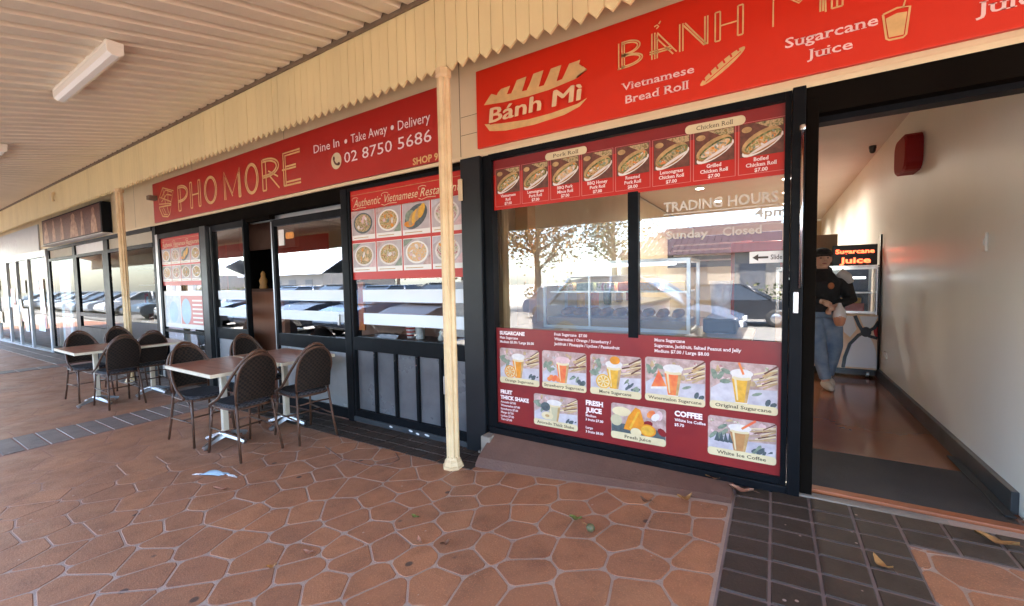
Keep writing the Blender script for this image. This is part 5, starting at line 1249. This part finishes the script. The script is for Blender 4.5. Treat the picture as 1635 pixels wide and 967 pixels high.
def make_table():
    t = thing('cafe_table', 'x', 'table', (0, 0, 0), 'pedestal tables outside the restaurant')
    f = MB(); f.box(-.44, .44, -.272, .272, .712, .7385, bev=.003); f.build('tabletop', 'table_wood', t)
    f = MB()
    for a in ((-.452, -.4405, -.284, .284), (.4405, .452, -.284, .284), (-.4405, .4405, -.284, -.2725), (-.4405, .4405, .2725, .284)): f.box(*a, .708, .7375)
    f.build('edge_band', 'table_edge', t)
    f = MB(); f.box(-.16, .16, -.16, .16, .699, .7115, bev=.003); f.build('top_plate', 'cart_black', t)
    f = MB(); f.box(-.024, .024, -.024, .024, .09, .699, bev=.005); f.build('pole', 'pole_alu', t)
    f = MB(); f.lathe([(.055, .07), (.055, .095), (.04, .105)], (0, 0, 0), 16); f.build('base_hub', 'alu_cast', t)
    for k in range(4):
        a = R_(90*k+18); d = Vector((math.cos(a), math.sin(a), 0)); p = Vector((-d.y, d.x, 0))
        f = MB(); V = []
        for s_, w_, zt_, zb_ in ((.02, .030, .100, .060), (.09, .027, .085, .048), (.20, .022, .045, .022), (.225, .019, .036, .018)):
            for q, z in ((-w_, zb_), (w_, zb_), (w_*.7, zt_), (-w_*.7, zt_)): V.append(tuple(d*s_+p*q+Vector((0, 0, z))))
        F = [(4*i+j, 4*i+(j+1) % 4, 4*i+4+(j+1) % 4, 4*i+4+j) for i in range(3) for j in range(4)]+[(0, 1, 2, 3)[::-1], (12, 13, 14, 15)]
        f.add(V, F); f.lathe([(.014, .0), (.018, .004), (.018, .02)], tuple(d*.205), 12); f.build('foot', 'alu_cast', t)
    return t
tb = make_table()
tb.location = (-4.385, -1.0, gz(-4.4)+.006); tb['label'] = 'brown topped pedestal table in front, closest to the camera'
dup(tb, (-4.36, -.425, gz(-4.4)+.006), 0, 'brown topped pedestal table joined behind the front one, near the doors')
dup(tb, (-7.50, -1.13, gz(-7.4)+.006), 0, 'far pedestal table at the left with a pale front edge and yellow lit pole')
dup(tb, (-7.50, -.55, gz(-7.4)+.006), 0, 'far pedestal table against the wall, mostly hidden by chairs')

# ================================================================== LITTER
def leaf(x, y, L, wd, rz, mats, label, cat='leaf', z=None, curl=.35, grp='fallen leaves on the paving'):
    t = thing('fallen_leaf', label, cat, (0, 0, 0), grp)
    f = MB(); n = 9; V = []
    for i in range(n):
        u = -1+2*i/(n-1); w_ = wd*(1-abs(u)**1.6)*(1+.12*math.sin(i*2.3)); zz = .006+curl*L*.35*u*u
        for q in (-1, 0, 1): V.append((L/2*u, q*w_/2+.08*L*u*u, zz+(.25*wd if q else .0)*(.6+.4*math.sin(i))))
    F = [(3*i+j, 3*i+3+j, 3*i+4+j, 3*i+1+j) for i in range(n-1) for j in range(2)]
    f.add(V, F, 0, True); f.build('blade', mats, t)
    f = MB(); f.tube([(L/2, .08*L, .006+curl*L*.35), (L*.72, .10*L, .012)], .0016, 6); f.build('stalk', 'leaf_brown', t)
    t.location = (x, y, (gz(x) if z is None else z)+.006); t.rotation_euler = (0, 0, rz); t.scale = (.8, .8, .9)
leaf(-3.36, -1.50, .15, .035, .35, 'leaf_pink', 'slim pinkish leaf lying in front of the blue mask', curl=.1)
leaf(-2.10, -1.62, .075, .04, .4, 'leaf_pink', 'small pinkish curled leaf alone in the middle foreground paving')
leaf(-2.16, -1.78, .065, .04, .9, 'leaf_tan', 'small golden leaf nearest the bottom edge in the middle')
leaf(-1.62, -1.28, .07, .03, -.5, 'leaf_pink', 'pale curled leaf left of the dark gum spot in the centre')
leaf(-1.46, -1.25, .07, .04, 1.2, 'leaf_brown', 'brown curled leaf standing on edge in the centre of the paving')
leaf(-.92, -.78, .09, .05, .2, 'leaf_green', 'yellow green leaf scrap beside the green nut', curl=.2)
leaf(-1.83, -1.10, .07, .035, .1, 'leaf_green', 'small green leaf left of centre on the paving', curl=.1)
leaf(-.42, -.36, .11, .06, .6, 'leaf_tan', 'crumpled tan leaf at the foot of the cement apron', curl=.6)
leaf(-.62, -.46, .09, .04, -.2, 'leaf_brown', 'brown curled leaf just out from the cement apron', curl=.5)
leaf(-.30, -.075, .13, .05, .15, 'leaf_tan', 'leaf lying on the cement apron below the window sill', z=.20, curl=.1)
leaf(.40, -.60, .12, .045, -1.0, 'leaf_tan', 'curled yellow brown leaf on the dark tiles near the bottom edge', curl=.5)
leaf(.87, -.16, .17, .07, -.35, 'leaf_tan', 'large ragged yellow brown leaf on the tiles by the right edge', curl=.2)
leaf(-.15, -.14, .16, .07, .0, 'leaf_pink', 'wide reddish leaf at the corner of the apron and dark tiles', curl=.2)
leaf(-.83, -1.55, .07, .03, 1.1, 'leaf_tan', 'thin crescent leaf near the bottom edge right of centre', curl=.5)
nt_ = thing('green_nut', 'small round green nut with short stalk on the paving', 'nut', (-.80, -.86, gz(-.8)))
f = MB(); zc = gz(-.80)+.006; f.lathe([(.004, zc), (.018, zc+.006), (.023, zc+.020), (.017, zc+.034), (.005, zc+.04)], (-.80, -.86, 0), 14); f.build('shell', 'nut', nt_)
f = MB(); f.tube([(-.815, -.86, zc+.03), (-.845, -.865, zc+.04)], .003, 6); f.build('stalk', 'leaf_tan', nt_)
mk = thing('face_mask', 'crumpled light blue disposable face mask lying on the paving', 'mask', (-3.68, -1.40, gz(-3.68)))
f = MB(); V = []
for i in range(9):
    for j in range(6):
        u, v_ = i/8-.5, j/5-.5; V.append((-3.68+.16*u+.03*v_, -1.40+.065*v_+.08*u, gz(-3.68)+.008+.030*(1-4*u*u)*(1-1.6*abs(v_))+.009*math.sin(j*2.6)*(1-3*u*u)))
f.add(V, [(i*6+j, i*6+6+j, i*6+7+j, i*6+1+j) for i in range(8) for j in range(5)], 0, True); f.build('pleated_sheet', 'mask_blue', mk)
f = MB(); zg = gz(-3.68)+.009; f.tube([(-3.775, -1.46, zg), (-3.82, -1.49, zg), (-3.80, -1.47, zg+.004), (-3.775, -1.44, zg)], .003, 6); f.build('ear_loop', 'mask_strap', mk); f = MB(); f.tube([(-3.585, -1.35, zg), (-3.52, -1.33, zg), (-3.46, -1.335, zg), (-3.55, -1.355, zg+.003)], .004, 6); f.build('ear_loop', 'mask_strap', mk)
# access cover
mh = thing('access_cover', 'rounded paved access cover set flush in the paving near the post', 'cover', (-3.0, -.55, 0))
f = MB(); P = [(-3.42, -.62), (-3.05, -.72), (-2.72, -.70), (-2.60, -.60), (-2.60, -.50), (-2.72, -.43)]
f.tube([(p[0], p[1], gz(p[0])+.004) for p in P], .0045, 6); f.build('rim', 'plinth', mh)

# ================================================================== THE STREET BEHIND THE CAMERA (seen in the glass)
f = MB(); f.box(-15.5, -9.6, -3.725, -3.70, 2.34, 2.74); tag(f.build('awning_banner', 'awning_red'), 'red banner strip hanging on the outer awning edge, mirrored in the restaurant glass', 'banner')
def car(x, y, rz, paint, label):
    t = thing('parked_car', label, 'car', (0, 0, 0), 'cars parked across from the shops')
    prof = [(-2.15, .32), (-2.18, .62), (-2.05, .88), (-1.5, .93), (.75, .95), (1.6, .86), (2.1, .72), (2.18, .45), (2.1, .28), (-2.1, .28)]
    f = MB(); f.prism(prof, -.86, .86); f.build('body', paint, t)
    cab = [(-1.75, .93), (-1.35, 1.40), (-.9, 1.46), (.15, 1.46), (.35, 1.42), (1.15, .95)]; f = MB()
    n = len(cab); V = [(a, -.80 if z < 1 else -.62, z) for a, z in cab]+[(a, .80 if z < 1 else .62, z) for a, z in cab]
    f.add(V, [tuple(range(n))[::-1], tuple(range(n, 2*n))]+[(i, (i+1) % n, (i+1) % n+n, i+n) for i in range(n)]); f.build('cabin_glass', 'car_glass', t)
    f = MB(); f.box(-1.3, .25, -.60, .60, 1.455, 1.485, bev=.012)
    for s_ in (-1, 1):
        for a, c in (((-1.75, .93), (-1.3, 1.45)), ((-.35, .95), (-.35, 1.46)), ((1.15, .95), (.28, 1.45))): f.tube([(a[0], s_*.805, a[1]), (c[0], s_*.628, c[1])], .035, 6)
    f.build('roof', paint, t)
    for wx in (-1.32, 1.30):
        for s_ in (-1, 1):
            f = MB(); f.lathe([(.18, s_*.70), (.31, s_*.70), (.32, s_*.78), (.31, s_*.88), (.20, s_*.885)], (wx, 0, .31), 20, axis='y'); wh = f.build('wheel', 'tyre', t)
            f = MB(); f.lathe([(.19, s_*.87), (.16, s_*.89), (.03, s_*.895)], (wx, 0, .31), 14, axis='y'); ORG[wh.name] = (0, 0, 0); f.build('rim', 'steel', wh)
    for s_ in (-1, 1): f = MB(); f.box(2.06, 2.17, s_*.62-.16, s_*.62+.16, .60, .70, bev=.02); f.build('headlight', 'cart_white', t)
    t.location = (x, y, -.296); t.rotation_euler = (0, 0, rz)
    return t
bc = car(-2.85, -7.4, 0, 'car_blue', 'blue hatchback whose reflection crosses the middle of the juice window'); bc.scale = (1.08, 1.1, 1.22)
bc = car(-9.0, -7.7, R_(90), 'car_dark', 'dark car mirrored in the striped restaurant window'); bc.scale = (1.05, 1.08, 1.16)
bd_ = car(-12.0, -7.6, R_(90), 'car_blue', 'dark blue car next to the dark one, mirrored behind the near post'); bd_.scale = (1.05, 1.08, 1.12)
dup(bc, (-14.8, -7.8, -.296), R_(91), 'dark car mirrored at the right of the wide glass door')
dup(bd_, (-17.6, -7.6, -.296), R_(89), 'dark blue car mirrored at the left of the wide glass door')
dup(bc, (-20.4, -7.7, -.296), R_(90), 'dark car mirrored in the narrow glass door of the restaurant')
car(-23.0, -7.8, R_(88), 'car_white', 'white car mirrored in the far white shopfront')
car(2.9, -8.2, R_(84), 'car_red', 'red car parked beyond the right end of the awning')
def hedge(x0, x1, y, h, label, seed):
    r = random.Random(seed); t = thing('hedge', label, 'hedge', ((x0+x1)/2, y, -.36), 'hedges across the car park'); f = MB()
    for k in range(int((x1-x0)*150)):
        p = Vector((r.uniform(x0, x1), y+r.uniform(-.4, .4), -.36+h*r.random()**.8*(.85+.15*math.sin(k)))); s_ = r.uniform(.06, .13)
        u = Vector((r.uniform(-1, 1), r.uniform(-1, 1), r.uniform(-1, 1))).normalized(); v_ = u.orthogonal().normalized(); f.add([p-u*s_, p+v_*s_*.6, p+u*s_, p-v_*s_*.6], [(0, 1, 2, 3)])
    f.build('leaves', 'foliage', t)
hedge(-14, 4, -21.5, 1.5, 'clipped hedge in front of the brown roofed house', 8)
hedge(-60, -16, -20.5, 1.7, 'long hedge beyond the white cars', 9)
car(-7.6, -14.6, 0, 'car_blue', 'dark blue car parked in the second row left of the brown roof')
car(-1.2, -14.6, 0, 'car_dark', 'dark car parked in the second row behind the blue hatchback')
car(3.8, -13.8, 0, 'car_blue', 'dark blue car parked in the second row at the right')
car(-13.2, -13.4, math.pi, 'car_red', 'red car parked in the second row below the rust tree')
car(-29.0, -13.6, 0, 'car_silver', 'silver car far along the second row of the car park')
car(-36.0, -8.0, R_(90), 'car_white', 'white car farthest along the first row of the car park')
pw = car(-26.5, -8.0, R_(91), 'car_silver', 'row of parked car'); pb = car(-29.6, -7.8, R_(89), 'car_blue', 'row of parked car')
far_lab = 'car in the long row mirrored in the far shop glass'
pw['label'] = far_lab; pb['label'] = far_lab
for k in range(9): dup((pw, pb)[(k*k+k//3) % 2], (-38.8-2.95*k, -7.9+.15*math.sin(k*3), -.296), R_(90+2*math.sin(k*5)), far_lab)
def tree(x, y, h, cr, label, fol, seed):
    r = random.Random(seed); t = thing('tree', label, 'tree', (x, y, -.36), 'trees across the car park')
    f = MB(); f.tube([(x, y, -.36), (x+.1, y, h*.25), (x+.05, y+.1, h*.5), (x+.2, y, h*.8)], [.22, .17, .13, .05], 10)
    tips = []
    for k in range(9):
        a = r.uniform(0, 6.28); z0 = h*r.uniform(.28, .6); L = cr*r.uniform(.6, 1.); p0 = Vector((x+.08, y, z0)); p2 = Vector((x+L*math.cos(a), y+L*math.sin(a), z0+h*r.uniform(.12, .32)))
        f.tube([p0, (p0+p2)/2+Vector((0, 0, -.1)), p2], [.07, .05, .02], 6); tips.append(p2); tips.append((p0+p2)/2)
    f.build('trunk', 'bark', t)
    f = MB(); tips += [Vector((x, y, h*.85)), Vector((x+.4, y, h*.72))]
    for c in tips:
        for k in range(120):
            d = Vector((r.gauss(0, 1), r.gauss(0, 1), r.gauss(0, .7)))*cr*.22; p = c+d; s_ = r.uniform(.07, .16)
            u = Vector((r.uniform(-1, 1), r.uniform(-1, 1), r.uniform(-1, 1))).normalized(); v_ = u.orthogonal().normalized()
            f.add([p-u*s_, p+v_*s_*.5, p+u*s_, p-v_*s_*.5], [(0, 1, 2, 3)])
    f.build('crown', fol, t)
tree(-10.8, -17, 6.6, 3.2, 'tall olive tree mirrored at the left of the juice window', 'foliage_rust', 1)
tree(-15.0, -16, 6.0, 2.5, 'rust tinted tree mirrored at the far left of the juice window', 'foliage_rust', 2)
tree(-8.6, -23, 8.0, 3.0, 'thin leaved tree mirrored next to the brown roof', 'foliage', 3)
tree(-31, -26, 7, 3.2, 'distant tree mirrored behind the white cars', 'foliage', 4)
tree(7.5, -19, 7.5, 3, 'green tree beyond the red car', 'foliage', 5)
def house(x, y, w_, d_, h, rh, roofm, label):
    t = thing('house', label, 'house', (x, y, -.36), 'houses across the car park')
    f = MB(); f.box(x-w_/2, x+w_/2, y-d_, y, -.36, h); f.build('wall', 'house_wall', t)
    f = MB(); o = .5; n = int((w_+2*o)/.4)
    for k in range(n):
        a, b2 = x-w_/2-o+k*(w_+2*o)/n, x-w_/2-o+(k+1)*(w_+2*o)/n; m_ = (a+b2)/2
        hip = min(1, min(m_-(x-w_/2-o), (x+w_/2+o)-m_)/2.5)
        f.add([(a, y+o, h-.1), (b2-.06, y+o, h-.1), (b2-.06, y-d_/2*hip+o*(1-hip), h+rh*hip), (a, y-d_/2*hip+o*(1-hip), h+rh*hip)], [(0, 1, 2, 3)])
        f.add([(b2-.06, y+o, h-.05), (b2, y+o, h-.05), (b2, y-d_/2*hip+o*(1-hip), h+rh*hip+.05), (b2-.06, y-d_/2*hip+o*(1-hip), h+rh*hip+.05)], [(0, 1, 2, 3)])
        f.add([(a, y-d_-o, h-.1), (b2, y-d_-o, h-.1), (b2, y-d_/2, h+rh*hip), (a, y-d_/2, h+rh*hip)], [(3, 2, 1, 0)])
    f.build('roof', roofm, t)
    for k in range(max(2, int(w_/3))):
        xx = x-w_/2+1+k*3; f = MB(); f.box(xx, xx+1.3, y, y+.05, h*.25, h*.75); f.build('window', 'house_dark', t)
house(-3.2, -25, 11, 9, 2.9, 2.1, 'roof_brown', 'house with brown ribbed metal roof mirrored in the juice window')
house(-48, -24, 16, 10, 2.6, 2.2, 'roof_grey', 'pale house with grey roof mirrored in the far shop glass')
house(-66, -22, 12, 9, 2.8, 2.2, 'roof_grey', 'farthest pale house mirrored at the left end of the shop row')
house(14, -26, 12, 9, 2.9, 2.0, 'roof_grey', 'grey roofed house beyond the green tree on the right')
